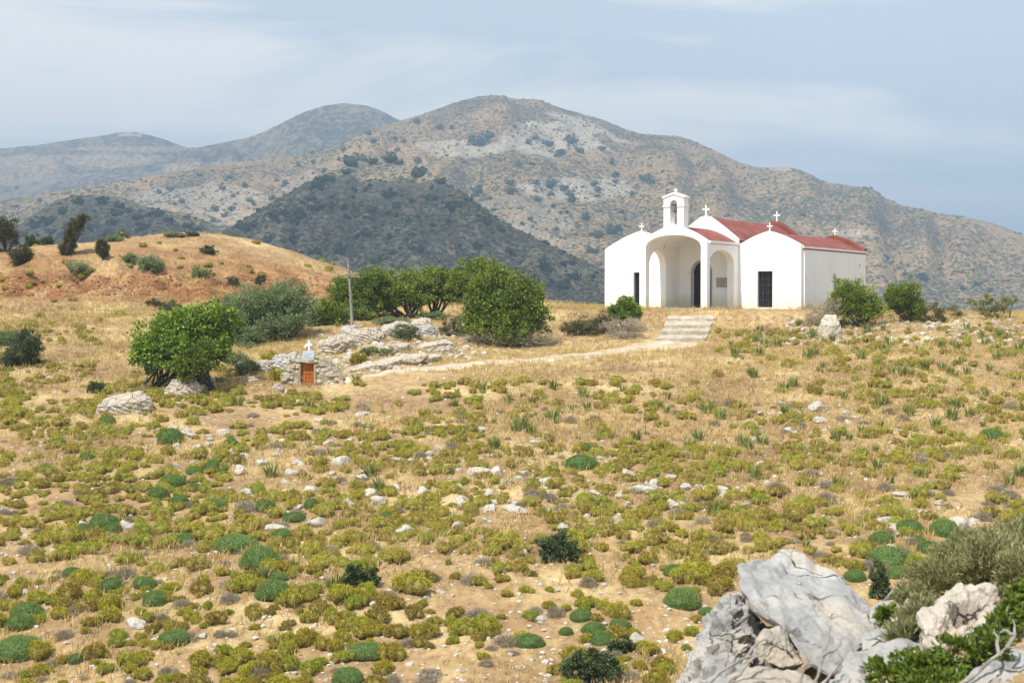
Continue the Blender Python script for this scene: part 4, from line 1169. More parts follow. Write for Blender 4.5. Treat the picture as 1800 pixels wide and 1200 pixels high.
def make_cushion(seed, n=3600):
    g = np.random.default_rng(seed)
    iv, if_ = ico(4)
    off = g.random(3) * 9
    def rad(d): return 1 + .20 * fbm3(d * 1.7 + off, 3, seed) 
    def shape(d):
        q = d * rad(d)[:, None] * np.array([.5, .5, .36]); 
        return q
    core = shape(iv) * .97; core[:, 2] = np.maximum(core[:, 2], -.08)
    d = unit(g.normal(size=(n, 3))); d[:, 2] = np.abs(d[:, 2]) - .12; d = unit(d)
    P = shape(d) * .95
    V1, F1 = leaves(P, d + g.normal(size=(n, 3)) * .28 + np.array([0, 0, .2]), .06 * (.6 + .8 * g.random(n)), .0065, g)
    V, Fl_, _ = merge([(V1, F1), (core, if_)])
    return V, Fl_, [0] * len(F1) + [1] * len(if_)
cushion_v = []
for i in range(5):
    V, Fl_, mi = make_cushion(200 + i)
    me = mesh_np('green_cushion', V, Fl_, [M['cushion_leaf'], M['cushion_core']], True, None, mi)
    cushion_v.append(me)

def make_grey(seed, n=1100):
    g = np.random.default_rng(seed)
    d = unit(g.normal(size=(n, 3))); d[:, 2] = np.abs(d[:, 2]); 
    P = d * np.array([.36, .36, .24]) * (.35 + .65 * g.random(n) ** .5)[:, None]
    V1, F1 = leaves(P, d + g.normal(size=(n, 3)) * .5 + np.array([0, 0, .4]), .13 * (.6 + .8 * g.random(n)), .0055, g)
    iv, if_ = ico(3)
    core = iv * np.array([.25, .25, .15]) * (1 + .4 * fbm3(iv * 2.5 + seed, 3, seed))[:, None]; core[:, 2] = np.maximum(core[:, 2], -.05)
    V, Fl_, _ = merge([(V1, F1), (core, if_)])
    return V, Fl_, [0] * len(F1) + [1] * len(if_)
grey_v = []
for i in range(5):
    V, Fl_, mi = make_grey(300 + i)
    grey_v.append(mesh_np('grey_shrub', V, Fl_, [M['grey_twig'], M['grey_core']], False, None, mi))

def make_strap(seed):
    g = np.random.default_rng(seed)
    n = g.integers(22, 40)
    V, Fq, o = [], [], 0
    for i in range(n):
        a = g.random() * 6.283; lean = .15 + .55 * g.random(); l = .26 + .2 * g.random(); w = .016 + .01 * g.random()
        b = np.array([math.cos(a) * .12 * g.random() ** .5, math.sin(a) * .12 * g.random() ** .5, -.02])
        dr = np.array([math.cos(a), math.sin(a), 0]); sd = np.array([-math.sin(a), math.cos(a), 0])
        for s in range(4):
            t = s / 3
            p = b + dr * lean * l * t ** 1.6 + np.array([0, 0, l * (t - .25 * lean * t * t)])
            ww = w * (1 - t ** 2 * .9)
            V += [p - sd * ww, p + sd * ww]
            if s: Fq.append((o + 2 * s - 2, o + 2 * s - 1, o + 2 * s + 1, o + 2 * s))
        o += 8
    return np.array(V), np.array(Fq)
strap_v = [mesh_np('squill_plant', *make_strap(400 + i), M['strap_leaf']) for i in range(6)]

def make_stone(seed, n=3, planes=9, rough=.1):
    g = np.random.default_rng(seed)
    v, f = ico(n)
    pl = unit(g.normal(size=(planes, 3))); dist = .6 + .4 * g.random(planes)
    r = np.full(len(v), 1.15)
    for p, d_ in zip(pl, dist):
        c = v @ p
        r = np.where(c > .05, np.minimum(r, d_ / np.maximum(c, .05)), r)
    r = r * (1 + rough * fbm3(v * 2.6 + g.random(3) * 9, 4, seed))
    return v * r[:, None], f
stone_v = [mesh_np('stone', *make_stone(500 + i), M['white_stone'], False) for i in range(9)]

placed = []          # (x, y, r) of what stands on the slope
def free(x, y, r):
    for (a, b, c) in placed:
        if abs(a - x) < 1 and (a - x) ** 2 + (b - y) ** 2 < (.62 * (r + c)) ** 2: return False
    return True

def put(me, name, loc, s, rz, label, cat, group, tilt=0.0):
    o = bpy.data.objects.new(name, me)
    COL.objects.link(o)
    o.location = loc; o.scale = s; o.rotation_euler = (rnd.uniform(-tilt, tilt), rnd.uniform(-tilt, tilt), rz)
    o['label'] = label; o['category'] = cat
    if group: o['group'] = group
    return o

# dark green spiny cushions, surveyed one by one: (px, base py, width px, height ratio, place words)
CUSH = [
 (297, 779, 52, .62, 'flat dark cushion above a chain of small white stones left of centre'),
 (99, 784, 30, .6, 'small blue green cushion in the yellow scrub near the left edge'),
 (150, 808, 27, .7, 'small green cushion in yellow scrub on the left, below the blue green one'),
 (187, 746, 30, .7, 'blue green cushion just below the pale outcrop boulder'),
 (405, 784, 27, .75, 'small dark green cushion at the upper end of the left stone chain'),
 (372, 827, 33, .75, 'grey green cushion, upper right of the crowd of cushions left of centre'),
 (341, 833, 32, .6, 'pale green cushion touching an olive bush in the left crowd of cushions'),
 (302, 854, 46, .6, 'broad green cushion at the middle of the left crowd of cushions'),
 (277, 877, 40, .65, 'green cushion at the lower left of the left crowd of cushions'),
 (313, 885, 34, .6, 'low green cushion at the bottom of the left crowd of cushions'),
 (341, 861, 27, .6, 'small dark cushion beside a grey shrub in the left crowd of cushions'),
 (389, 836, 22, .6, 'smallest cushion at the right of the left crowd of cushions'),
 (380, 896, 42, .65, 'green cushion right above a bright yellow shrub and white boulder'),
 (180, 930, 58, .6, 'large green cushion, highest of the three overlapping ones on the left'),
 (145, 939, 34, .7, 'green cushion, left one of the three overlapping ones on the left'),
 (195, 938, 36, .65, 'green cushion, front right one of the three overlapping ones on the left'),
 (125, 1014, 40, .65, 'vivid green cushion behind a row of yellow shrubs on the lower left'),
 (237, 986, 28, .65, 'lone small green cushion on bare ground, lower left'),
 (322, 957, 48, .55, 'green cushion with yellow shrubs at its foot, left of the long cushion'),
 (410, 968, 84, .42, 'longest low green cushion, left of centre'),
 (455, 998, 72, .65, 'big rounded green cushion with a grey shrub at its left foot'),
 (194, 1038, 45, .6, 'left green cushion behind a clump of yellow shrubs, lower left'),
 (252, 1034, 42, .6, 'right green cushion behind a clump of yellow shrubs, lower left'),
 (270, 1063, 45, .78, 'round dark green cushion at the right end of the yellow clump'),
 (44, 1086, 56, .55, 'upper one of two overlapping cushions near the left edge'),
 (33, 1106, 55, .62, 'lower one of two overlapping cushions near the left edge'),
 (30, 1155, 88, .5, 'wide sprawling green cushion cut by the left edge, lower left'),
 (305, 1133, 62, .5, 'flat dark green cushion near the bottom, left of centre'),
 (133, 1166, 32, .65, 'small green cushion near the bottom left corner'),
 (465, 898, 38, .65, 'green cushion beside a wide olive shrub, centre left of the slope'),
 (547, 893, 30, .8, 'green cushion half merged with olive shrub above long white stone'),
 (516, 916, 42, .5, 'low dark green cushion below the olive shrub'),
 (680, 917, 31, .85, 'upright dark green tuft by scattered white stones'),
 (494, 950, 44, .6, 'grey green cushion with grasses on its right, mid slope'),
 (487, 1022, 36, .55, 'small cushion right behind a larger blue green cushion'),
 (480, 1054, 66, .55, 'large blue green cushion with dry stalks at its right'),
 (645, 1156, 74, .45, 'broad green cushion near a pink stone at the bottom'),
 (610, 1199, 58, .6, 'smooth green cushion cut by the bottom edge'),
 (1022, 822, 60, .5, 'dark green cushion in golden grass below the chapel, right of centre'),
 (1025, 793, 33, .6, 'smaller green cushion just above the dark one in golden grass'),
 (1200, 1068, 66, .68, 'biggest oval green cushion left of the foreground crag'),
 (1185, 1010, 37, .65, 'green cushion above the biggest oval one'),
 (1022, 1091, 44, .55, 'dark green cushion, left one of the group low right of centre'),
 (1091, 1111, 44, .68, 'pale green round cushion, right one of the group low right of centre'),
 (1045, 1114, 46, .55, 'vivid green cushion in the middle of the group low right of centre'),
 (1058, 1131, 46, .6, 'grassy green cushion in front in the group low right of centre'),
 (930, 1136, 56, .5, 'dull green cushion with a yellow shrub at its foot near the bottom'),
 (995, 1115, 26, .65, 'small grey green cushion left of the group low right of centre'),
 (1243, 1082, 32, .6, 'green cushion partly hidden behind the foreground crag'),
 (1206, 1143, 19, .7, 'tiny green cushion below a white stone beside the crag'),
 (1747, 774, 46, .55, 'lone dark green cushion on pale grass near the right edge'),
 (1601, 940, 52, .75, 'dark green cushion ringed by white stones, right of the crag'),
 (1664, 942, 56, .7, 'dark green cushion below two white stones near the silver shrub'),
 (1552, 954, 46, .6, 'dark brownish cushion, left of the ringed green one'),
 (1569, 992, 86, .5, 'widest green cushion of the group above the crag'),
 (1616, 956, 30, .6, 'small cushion squeezed between larger ones right of the crag'),
 (1636, 972, 48, .6, 'green cushion at the edge of the silver green shrub'),
 (1505, 1020, 40, .62, 'dark green cushion just behind the right shoulder of the crag'),
 (1580, 1016, 44, .6, 'soft pale green cushion behind the boulders right of the crag'),
]
for i, (px, py, w, ar, lab) in enumerate(CUSH):
    p = hit(px, py, 16)
    wm = w * p.y / F
    h_ = wm * ar * 1.05
    put(cushion_v[i % 5], 'green_cushion', (p.x, p.y + wm * .22, float(gz(p.x, p.y + wm * .22)) + .0), (wm, wm * .95, max(h_ / .40, .1) * .66), rnd.uniform(0, 6.28), lab, 'cushion plant', 'dark green spiny cushions on the slope', .06)
    placed.append((p.x, p.y + wm * .22, wm / 2))
# dark leafy shrubs on the slope
def slope_shrub(px, py, w, h, leaf, label, seed, n=2600, L=.09, wd=.022):
    tree('dark_shrub', (px, py), [(px - w * .2, py - h * .35, w * .3, h * .4, 0), (px + w * .2, py - h * .35, w * .3, h * .38, 0), (px, py - h * .55, w * .28, h * .45, .1)], n, L, wd, M[leaf], label, 'shrub', seed=seed, r0=.02, stems=5)
    p = hit(px, py, 16); placed.append((p.x, p.y, w * p.y / F * .5))
slope_shrub(980, 986, 86, 52, 'dark_leaf', 'dark grey green shrub with a pointed top alone on the slope, right of centre', 80)
slope_shrub(632, 1028, 72, 34, 'dark_leaf', 'dark green shrub of coarse leaves in mid foreground', 81)
slope_shrub(1040, 1196, 98, 58, 'dark_leaf', 'wide dark green leafy shrub at the bottom, left of the crag', 82, 3600)
slope_shrub(1095, 1146, 46, 26, 'dark_leaf', 'smaller dark leafy shrub just above the wide one at the bottom', 83, 1300)
slope_shrub(1545, 1050, 38, 62, 'dark_leaf', 'upright dark green shrub behind the boulders right of the crag', 84, 2200)

# yellow green cushion shrubs, grey dead shrubs, squill, stones
def dens_yellow(px, py):
    d = np.where(py > 870, .95, np.where(py > 760, .78, np.where(py > 690, .55, np.where(py > 640, .42, .24))))
    d = np.where((px > 850) & (py < 780), d * .62, d)
    d = np.where((px < 430) & (py > 680) & (py < 830), 1.1, d)
    d = np.where((px > 1300) & (py > 780) & (py < 960), d * .75, d)
    d = np.where((px > 850) & (px < 1050) & (py > 680) & (py < 830), d * .45, d)
    return d
YEL, GRY, STR, STN = [], [], [], []
cx_, cy_ = rng.random(60000) * 64 - 32, 26 + 58 * rng.random(60000)
for x, y in zip(cx_, cy_):
    z = float(gz(x, y)); px, py = to_px(x, y, z)
    if not (-40 < px < 1840 and 570 < py < 1235): continue
    if px > 1180 and py > 1000 + max(0, (1300 - px)) * 1.4: continue
    lx, ly = w2c(x, y)
    if -2 < lx < CW + 1 and -7 < ly < CD + 1: continue
    if py < 672 and 170 < px < 1260: continue
    if 300 < px < 620 and py < 690: continue
    cl_ = .5 + 1.1 * float(fbm2(np.array([x * .42]), np.array([y * .42]), 3, 61)[0])
    u_ = rng.random()
    dy_ = float(dens_yellow(np.array(px), np.array(py)))
    if u_ < dy_ * np.clip(cl_ * 2.5 - .45, .06, 1) * .66:
        r = (.15 + .27 * rng.random() ** 1.6) * (1.0 if py > 860 else .92) + (.16 * rng.random() if rng.random() < .12 else 0)
        if free(x, y, r * .62): YEL.append((x, y, z, r)); placed.append((x, y, r))
    elif u_ > .93 and py > 690 and rng.random() < (.7 if py > 850 else .25):
        r = .13 + .19 * rng.random() ** 1.8
        if free(x, y, r * .6): GRY.append((x, y, z, r)); placed.append((x, y, r))
    elif .66 < u_ < .685 and py < 1040 and px > 380:
        k_ = 1.0 if (px > 750 and py < 860) else .25
        if rng.random() < k_ and free(x, y, .14): STR.append((x, y, z, .5 + .9 * rng.random())); placed.append((x, y, .16))
for i in range(130):          # thin scrub on the red hill and on the grass below it
    p_ = hit(rnd.uniform(0, 700), rnd.uniform(425, 512)) if i < 70 else hit(rnd.uniform(0, 420), rnd.uniform(525, 680))
    r = .22 + .25 * rnd.random() ** 2
    if (i < 70 and p_.y < 84) or not free(p_.x, p_.y, r): continue
    (GRY if rnd.random() < .3 else YEL).append((p_.x, p_.y, p_.z, r)); placed.append((p_.x, p_.y, r))
YEL.sort(key=lambda q: q[1])
for i, (x, y, z, r) in enumerate(YEL[:300]):
    s = r * 2 / 1.1
    put(yellow_v[i % 8], 'yellow_shrub', (x, y, z - .02), (s, s * rnd.uniform(.85, 1.1), s * rnd.uniform(.9, 1.3)), rnd.uniform(0, 6.28), 'low rounded yellow green shrub on the dry stony slope', 'shrub', 'yellow green shrubs scattered over the slope', .08)
def bake(vars_, items, fn, mats, name, **kw):
    Vs, T3, T4, m3, m4, off = [], [], [], [], [], 0
    for i, it in enumerate(items):
        V, Fl_, mi = vars_[i % len(vars_)]
        Vs.append(fn(V, it)); c = 0
        for f in Fl_:
            mm = mi[c:c + len(f)]; c += len(f)
            (T3 if f.shape[1] == 3 else T4).append(f + off); (m3 if f.shape[1] == 3 else m4).extend(mm)
        off += len(V)
    Fl2, mi2 = [], []
    if T3: Fl2.append(np.concatenate(T3)); mi2 += m3
    if T4: Fl2.append(np.concatenate(T4)); mi2 += m4
    return link(name, mesh_np(name, np.concatenate(Vs), Fl2, mats, False, {'hue': np.concatenate([np.full(len(v_), rnd.random()) for v_ in Vs])}, mi2), **kw)
def place_v(V, it):
    x, y, z, r = it
    a = (x * 7.3 + y * 3.1) % 6.283; c, s = math.cos(a), math.sin(a); k = r * 2 / 1.1
    Q = V * k
    return np.stack([Q[:, 0] * c - Q[:, 1] * s + x, Q[:, 0] * s + Q[:, 1] * c + y, Q[:, 2] + z - .02], 1)
if len(YEL) > 300:
    bake(yellow_far, YEL[300:], place_v, [M['yellow_far'], M['grey_twig'], M['twig_core']], 'distant_yellow_scrub', kind='stuff', label='yellow green scrub dotted over the upper slope', cat='scrub')
GRY.sort(key=lambda q: q[1])
for i, (x, y, z, r) in enumerate(GRY[:260]):
    s = r / .40
    put(grey_v[i % 5], 'grey_shrub', (x, y, z - .02), (s, s, s * rnd.uniform(.8, 1.2)), rnd.uniform(0, 6.28), 'small dead grey brown twiggy shrub on the dry slope', 'shrub', 'grey dead shrubs scattered over the slope', .08)
for i, (x, y, z, s) in enumerate(STR[:220]):
    put(strap_v[i % 6], 'squill_plant', (x, y, z), (s, s, s), rnd.uniform(0, 6.28), 'upright tuft of green strap leaves on the golden slope', 'plant', 'squill tufts scattered over the slope', .1)

# stones: a stony band across the slope, heaps here and there, rubble at the right end of the ridge
def stone_px(n, fx, fy, smin, smax, prob=None):
    out = []
    while len(out) < n:
        px, py = fx(), fy()
        if prob and rnd.random() > prob(px, py): continue
        p = hit(px, py, 16)
        out.append((p.x, p.y, p.z, smin + (smax - smin) * rnd.random() ** 2.2))
    return out
ST = stone_px(134, lambda: rnd.gauss(980, 300), lambda: rnd.gauss(870, 40), .09, .33)
ST += stone_px(40, lambda: rnd.uniform(420, 800), lambda: rnd.gauss(812, 26), .10, .30)
ST += stone_px(24, lambda: rnd.gauss(340, 60), lambda: rnd.gauss(772, 16), .10, .28)
ST += stone_px(50, lambda: rnd.uniform(0, 1200), lambda: rnd.uniform(720, 1190), .07, .26)
ST += stone_px(24, lambda: rnd.gauss(1420, 40), lambda: rnd.gauss(735, 18), .10, .32)
ST += stone_px(12, lambda: rnd.gauss(1590, 50), lambda: rnd.gauss(930, 26), .12, .34)
ST += stone_px(14, lambda: rnd.uniform(500, 900), lambda: rnd.gauss(735, 16), .10, .26)
for i, (x, y, z, s) in enumerate(ST):
    s *= .95
    put(stone_v[i % 9], 'stone', (x, y, z + s * .04), (s, s * rnd.uniform(.6, 1), s * rnd.uniform(.42, .75)), rnd.uniform(0, 6.28), 'loose pale limestone stone lying on the dry slope', 'stone', 'loose stones scattered on the slope', .3)
# countless gravel and small rubble
def gravel(name, n, pxr, pyr, smin, smax, label, seed, thr=-.6):
    g = np.random.default_rng(seed)
    v0 = [make_stone(700 + i, 1, 7, .05) for i in range(6)]
    Vs, Fs, off = [], [], 0
    k = 0
    while k < n:
        px, py = g.uniform(*pxr), g.uniform(*pyr)
        if 'ledge' in name and py > 664 - (px - 590) * .125: continue
        p = hit(px, py, 16)
        if float(fbm2(np.array([p.x * .3]), np.array([p.y * .3]), 3, 91)[0]) < thr * g.random(): continue
        v, f = v0[k % 6]
        s = smin + (smax - smin) * g.random() ** 3
        a = g.random() * 6.28; c, sn = math.cos(a), math.sin(a)
        q = v * np.array([s, s * (.6 + .4 * g.random()), s * .55])
        Vs.append(np.stack([q[:, 0] * c - q[:, 1] * sn + p.x, q[:, 0] * sn + q[:, 1] * c + p.y, q[:, 2] + p.z + s * .12], 1)); Fs.append(f + off); off += len(v)
        k += 1
    link(name, mesh_np(name, np.concatenate(Vs), np.concatenate(Fs), M['red_clod' if 'clod' in name else 'white_stone']), kind='stuff', label=label, cat='gravel')
gravel('gravel', 5200, (0, 1800), (640, 1200), .018, .10, 'small pale chips of stone strewn over the whole slope', 5)
gravel('rubble', 520, (1380, 1800), (562, 606), .05, .22, 'spread of white rubble along the ridge right of the chapel', 6)
gravel('ledge_rubble', 600, (540, 860), (585, 668), .04, .27, 'broken pale ledges and rubble above the path', 8)

gravel('earth_clods', 2200, (0, 560), (486, 522), .025, .10, 'crumbled red earth along the foot of the red hill', 9)
# dry grass
def grass(name, n, seed, mat='dry_grass', f0=0.0, hgt=1.0, label='golden dry grass covering the slope between the shrubs'):
    g = np.random.default_rng(seed)
    x = g.uniform(-38, 38, n * 3); y = 24 + 84 * g.random(n * 3) ** 1.15
    z = gz(x, y); px, py = to_px(x, y, z)
    lx, ly = w2c(x, y)
    f = fbm2(x * .22, y * .22, 4, 71 + int(f0 * 100)) - f0
    w = .35 + 1.5 * f
    w = np.where((px > 820) & (py > 660) & (py < 860), w + .5, w)
    w = np.where((px > 1200) & (py > 560) & (py < 920), w + .35, w)
    w = np.where((px < 560) & (py > 515) & (py < 690), w + .5, w)
    w = np.where((px < 700) & (py < 518), w - .42, w)
    pd_ = np.full(len(x), 9.0)
    for (ax_, ay_, aw_) in PATH[::2]: pd_ = np.minimum(pd_, np.hypot(x - ax_, y - ay_) - aw_ * .5)
    ok = (pd_ > -.05) & (px > -30) & (px < 1830) & (g.random(n * 3) < w) & ~((lx > -.5) & (lx < CW + .5) & (ly > -5.5) & (ly < CD))
    x, y = x[ok][:n], y[ok][:n]
    m = 5
    X = np.repeat(x, m) + g.normal(size=len(x) * m) * .05; Y = np.repeat(y, m) + g.normal(size=len(x) * m) * .05
    P = np.stack([X, Y, gz(X, Y) - .01], 1)
    A = np.stack([g.normal(size=len(X)) * .45 + .12, g.normal(size=len(X)) * .45, np.ones(len(X))], 1)
    V, Fq = leaves(P, A, .13 * hgt + .20 * hgt * g.random(len(X)) ** 2, .006 + .006 * g.random(len(X)), g, .05)
    link(name, mesh_np(name, V, Fq, M[mat]), kind='stuff', label=label, cat='grass')
grass('dry_grass', 52000, 3)
M['russet'] = mat_leaf('russet_dry_plant', [(0, (.17, .10, .045)), (.5, (.27, .17, .08)), (1, (.38, .26, .13))], .1, .9, .1, 0)
grass('russet_dry_plants', 16000, 4, 'russet', .22, .8, 'russet dried low plants in patches between the golden grass')

# ------------------------------------------------------------------ outcrop rocks near the shrine
def hull_rock(name, pts, mat, label, cat='rock', seed=1, fine=.05, amp=.05, freq=3.0, dents=(), group=None, strata=0.0, sdir=(.3, .2, 1), crack=.0, pits=.0):
    """A rock hull through surveyed points (Vectors), finely divided and weathered."""
    o = sum(pts, Vector()) / len(pts)
    bm_ = bmesh.new()
    for p in pts: bm_.verts.new(p - o)
    r = bmesh.ops.convex_hull(bm_, input=bm_.verts[:])
    junk = [e for e in set(r['geom_interior'] + r['geom_unused']) if isinstance(e, bmesh.types.BMVert)]
    if junk: bmesh.ops.delete(bm_, geom=junk, context='VERTS')
    bmesh.ops.triangulate(bm_, faces=bm_.faces[:])
    for _ in range(9):
        es = [e for e in bm_.edges if e.calc_length() > fine]
        if not es or len(bm_.verts) > 90000: break
        bmesh.ops.subdivide_edges(bm_, edges=es, cuts=1)
        bmesh.ops.triangulate(bm_, faces=bm_.faces[:])
    for _ in range(2): bmesh.ops.smooth_vert(bm_, verts=bm_.verts[:], factor=.5, use_axis_x=True, use_axis_y=True, use_axis_z=True)
    bm_.normal_update()
    bm_.verts.ensure_lookup_table()
    P = np.array([v.co[:] for v in bm_.verts]); Nn = np.array([v.normal[:] for v in bm_.verts])
    q = P + np.array(o) 
    d1 = fbm3(q * freq + seed, 5, seed, .55)
    rid = np.abs(fbm3(q * freq * .55 + seed * 2 + 5, 3, seed + 4)) 
    bill = np.abs(fbm3(q * freq * 1.9 + seed * 3 + 1, 4, seed + 21, .6))
    disp = amp * (d1 * 1.0 + .9 * (bill - .2)) - crack * sstep(.035, .0, rid)
    if pits:
        pn = fbm3(q * 7.5 + 9, 3, seed + 31, .5)
        disp -= pits * sstep(.10, .30, pn)
    if strata:
        sd = np.array(sdir) / np.linalg.norm(sdir)
        w_ = (q @ sd) * 7 + 1.4 * fbm3(q * 1.5 + 3, 3, seed + 8)
        disp += strata * (np.abs((w_ % 1) - .5) - .25)
    P2 = P + Nn * disp[:, None]
    for (c, rr, dep) in dents:
        cc = np.array(c - o); l = np.linalg.norm(P - cc, axis=1)
        P2 = P2 - Nn * (dep * sstep(rr, rr * .35, l + rr * .35 * fbm3(q * 4, 2, seed)))[:, None]
    Fq = np.array([[v.index for v in f.verts] for f in bm_.faces])
    bm_.free()
    me = mesh_np(name, P2, Fq, mat, False)
    return link(name, me, None, o, label, cat, group)

def rock_at(px, py, w, h, label, seed, mat='rock_pale', tilt=0.0, group=None, name='boulder', deep=.8, amp=.09, d=None, strata=.10):
    """boulder standing on the slope: base pixel, width, height in photograph pixels"""
    b = hit(px, py, 16) if d is None else at(px, py, d)
    k = b.y / F; W_, H_ = w * k, h * k
    g = np.random.default_rng(seed)
    pts = []
    for i in range(11):
        a = i / 11 * 6.283 + g.random() * .4
        for zf, rf in ((-.25, .95), (.35 + .3 * g.random(), 1.0), (.75 + .25 * g.random(), .62)):
            x = math.cos(a) * W_ / 2 * rf * (.82 + .25 * g.random()); y = math.sin(a) * W_ / 2 * deep * rf * (.8 + .3 * g.random())
            pts.append(Vector((b.x + x, b.y + W_ * deep * .35 + y, b.z + H_ * zf + tilt * x)))
    return hull_rock(name, pts, M[mat], label, 'boulder', seed, max(.03, W_ / 52), 1.5 * amp * min(1.4, H_ * 1.2), 3.4 / max(.5, W_), group=group, strata=strata * H_, pits=.05 * H_ * (strata > 0), crack=.04 * H_ * (strata > 0))

G_out = 'pale outcrop rocks above the path'
rock_at(215, 727, 104, 34, 'long pale boulder jutting from the scrub left of the shrine', 1001, tilt=.12)
rock_at(182, 732, 36, 24, 'smaller pale boulder at the left end of the long one', 1002)
rock_at(318, 696, 70, 30, 'pale boulder between the bright tree trunk and the crooked trunk', 1003, tilt=.1)
rock_at(350, 688, 50, 34, 'pale upright boulder right beside the crooked trunk', 1004)
rock_at(500, 650, 62, 30, 'grey slab-like boulder upper left of the shrine', 1005, 'rock_grey', .1)
rock_at(460, 656, 40, 24, 'pale boulder under the scrub left of the shrine', 1006)
rock_at(425, 652, 24, 18, 'small pale boulder in the dull scrub left of the shrine', 1007)
rock_at(440, 675, 26, 14, 'low pale stone on bare ground left of the shrine', 1008)
rock_at(488, 690, 26, 16, 'brown shaded stone at the foot of the shrine wall', 1009)
rock_at(590, 622, 66, 32, 'rounded pale rock just right of the marble cross', 1010, tilt=.18, group=G_out)
rock_at(640, 606, 80, 30, 'big pitted pale rock below the wooden cross post', 1011, tilt=.15, group=G_out)
rock_at(690, 590, 70, 24, 'long pitted pale rock running right from the cross post', 1012, tilt=.2, group=G_out)
rock_at(614, 588, 46, 16, 'grey knobbly rock at the foot of the wooden cross post', 1013, 'rock_grey', group=G_out)
rock_at(738, 586, 52, 26, 'smooth pale rock at the upper end of the outcrop', 1014, tilt=.1, group=G_out)
rock_at(752, 592, 40, 22, 'grey pitted rock right of the dark shrub in the outcrop', 1015, 'rock_grey', group=G_out)
rock_at(800, 585, 36, 20, 'grey rock under the left skirt of the big round tree', 1016, 'rock_grey', group=G_out)
for i, (px, py, w, h, lb) in enumerate([(760, 616, 78, 16, 'upper thin tan ledge of layered rock above the path'), (700, 640, 110, 14, 'middle thin tan ledge of layered rock above the path'), (650, 652, 90, 14, 'lower thin tan ledge of layered rock above the path'),
                                        (690, 618, 60, 14, 'pale flat ledge below the pitted rocks'), (745, 635, 70, 10, 'low tan ledge just over the path'), (616, 640, 40, 16, 'broken ledge next to the shrine wall'), (780, 622, 40, 14, 'tan ledge block left of the big round tree')]):
    rock_at(px, py, w, h, lb, 1030 + i, 'rock_pale', .16, G_out, 'rock_ledge', .6)
rock_at(1462, 599, 42, 46, 'lone upright pale boulder in front of the chapel bush', 1050, 'rock_cream', deep=.9, strata=0, amp=.03)
rock_at(1425, 588, 14, 8, 'small flat stone left of the upright boulder', 1051)

# ------------------------------------------------------------------ shrine: little tomb built into the rock
sb = hit(541, 678)
sk = sb.y / F
shr = thing('rock_shrine', (sb.x, sb.y, sb.z), 'small rubble stone shrine with an orange door set in the outcrop', 'shrine')
def S(px, py): return (px - 541) * sk, -(py - 678) * sk
dxa, dza = S(528, 677); dxb, dzb = S(553, 637)
bm = bmesh.new()
w0, _ = S(496, 0); w1, _ = S(604, 0)
_, h1 = S(0, 632)
outl = [(w0, -.45), (w1 - .1, -.3), (w1, .30), (w1 - .35, .62), (S(575, 0)[0], S(0, 634)[1]), (S(556, 0)[0], S(0, 628)[1]), (S(524, 0)[0], S(0, 629)[1]), (S(505, 0)[0], S(0, 642)[1]), (w0 - .05, .35)]
prism(bm, outl, [[(dxa, -.1), (dxb, -.1), (dxb, dzb), (dxa, dzb)]], -.05, 1.3, XZ)
bmesh.ops.triangulate(bm, faces=bm.faces[:])
for _ in range(4):
    bmesh.ops.subdivide_edges(bm, edges=[e for e in bm.edges if e.calc_length() > .1], cuts=1); bmesh.ops.triangulate(bm, faces=bm.faces[:])
bm.normal_update()
for v in bm.verts:
    n_ = fbm3(np.array([[v.co.x * 4, v.co.y * 4, v.co.z * 6]]), 3, 5)[0]
    inside = dxa - .03 < v.co.x < dxb + .03 and v.co.z < dzb + .03
    if not inside: v.co = v.co + v.normal * n_ * .11
bmesh.ops.recalc_face_normals(bm, faces=bm.faces[:])
bm.verts.ensure_lookup_table(); bm.verts.index_update()
Vw = np.array([v.co[:] for v in bm.verts]); Fw = np.array([[v.index for v in f.verts] for f in bm.faces]); bm.free()
g = np.random.default_rng(77)
Vs, Fs, off = [], [], 0
for i in range(90):
    x = g.uniform(w0, w1 - .05); z = g.uniform(-.05, h1 * .95)
    if z > np.interp(x, [w0, S(524, 0)[0], S(560, 0)[0], w1], [.45, h1, h1, .3]) - .05: continue
    if dxa - .1 < x < dxb + .1 and z < dzb + .08: continue
    v, f = make_stone(900 + i % 12, 2, 8, .08)
    s = g.uniform(.06, .14)
    Vs.append(v * np.array([s * 1.2, .06, s * .7]) + np.array([x, -.06, z])); Fs.append(f + off); off += len(v)
Fst = np.concatenate(Fs)
link('rubble_wall', mesh_np('rubble_wall', np.concatenate([Vw] + Vs), np.concatenate([Fw, Fst + len(Vw)]), [M['rubble'], M['rock_pale']], False, None, [0] * len(Fw) + [1] * len(Fst)), shr)
dr = link('door', None, shr)
bm = bmesh.new(); bx(bm, dxa + .02, dxb - .02, .06, .10, -.06, dzb - .03); part('door_leaf', bm, M['door_orange'], dr)
bm = bmesh.new()
for i in range(4):
    zq = dzb * (.16 + .16 * i); l_ = (.30, .20, .26, .16)[i]
    xc = (dxa + dxb) / 2 + .02
    for k in range(4): bx(bm, xc - l_ / 2 + k * l_ / 4, xc - l_ / 2 + (k + .7) * l_ / 4, .052, .058, zq, zq + .022)
part('carved_lines', bm, M['dark_wood'], dr)
bm = bmesh.new(); bx(bm, dxa + .06, dxa + .085, .02, .058, dzb * .30, dzb * .40); part('handle', bm, M['marble'], dr)
bm = bmesh.new(); bx(bm, dxa - .06, dxa + .018, -.08, .12, -.1, dzb); bx(bm, dxb - .018, dxb + .06, -.08, .12, -.1, dzb); part('door_jamb', bm, M['rubble'], shr)
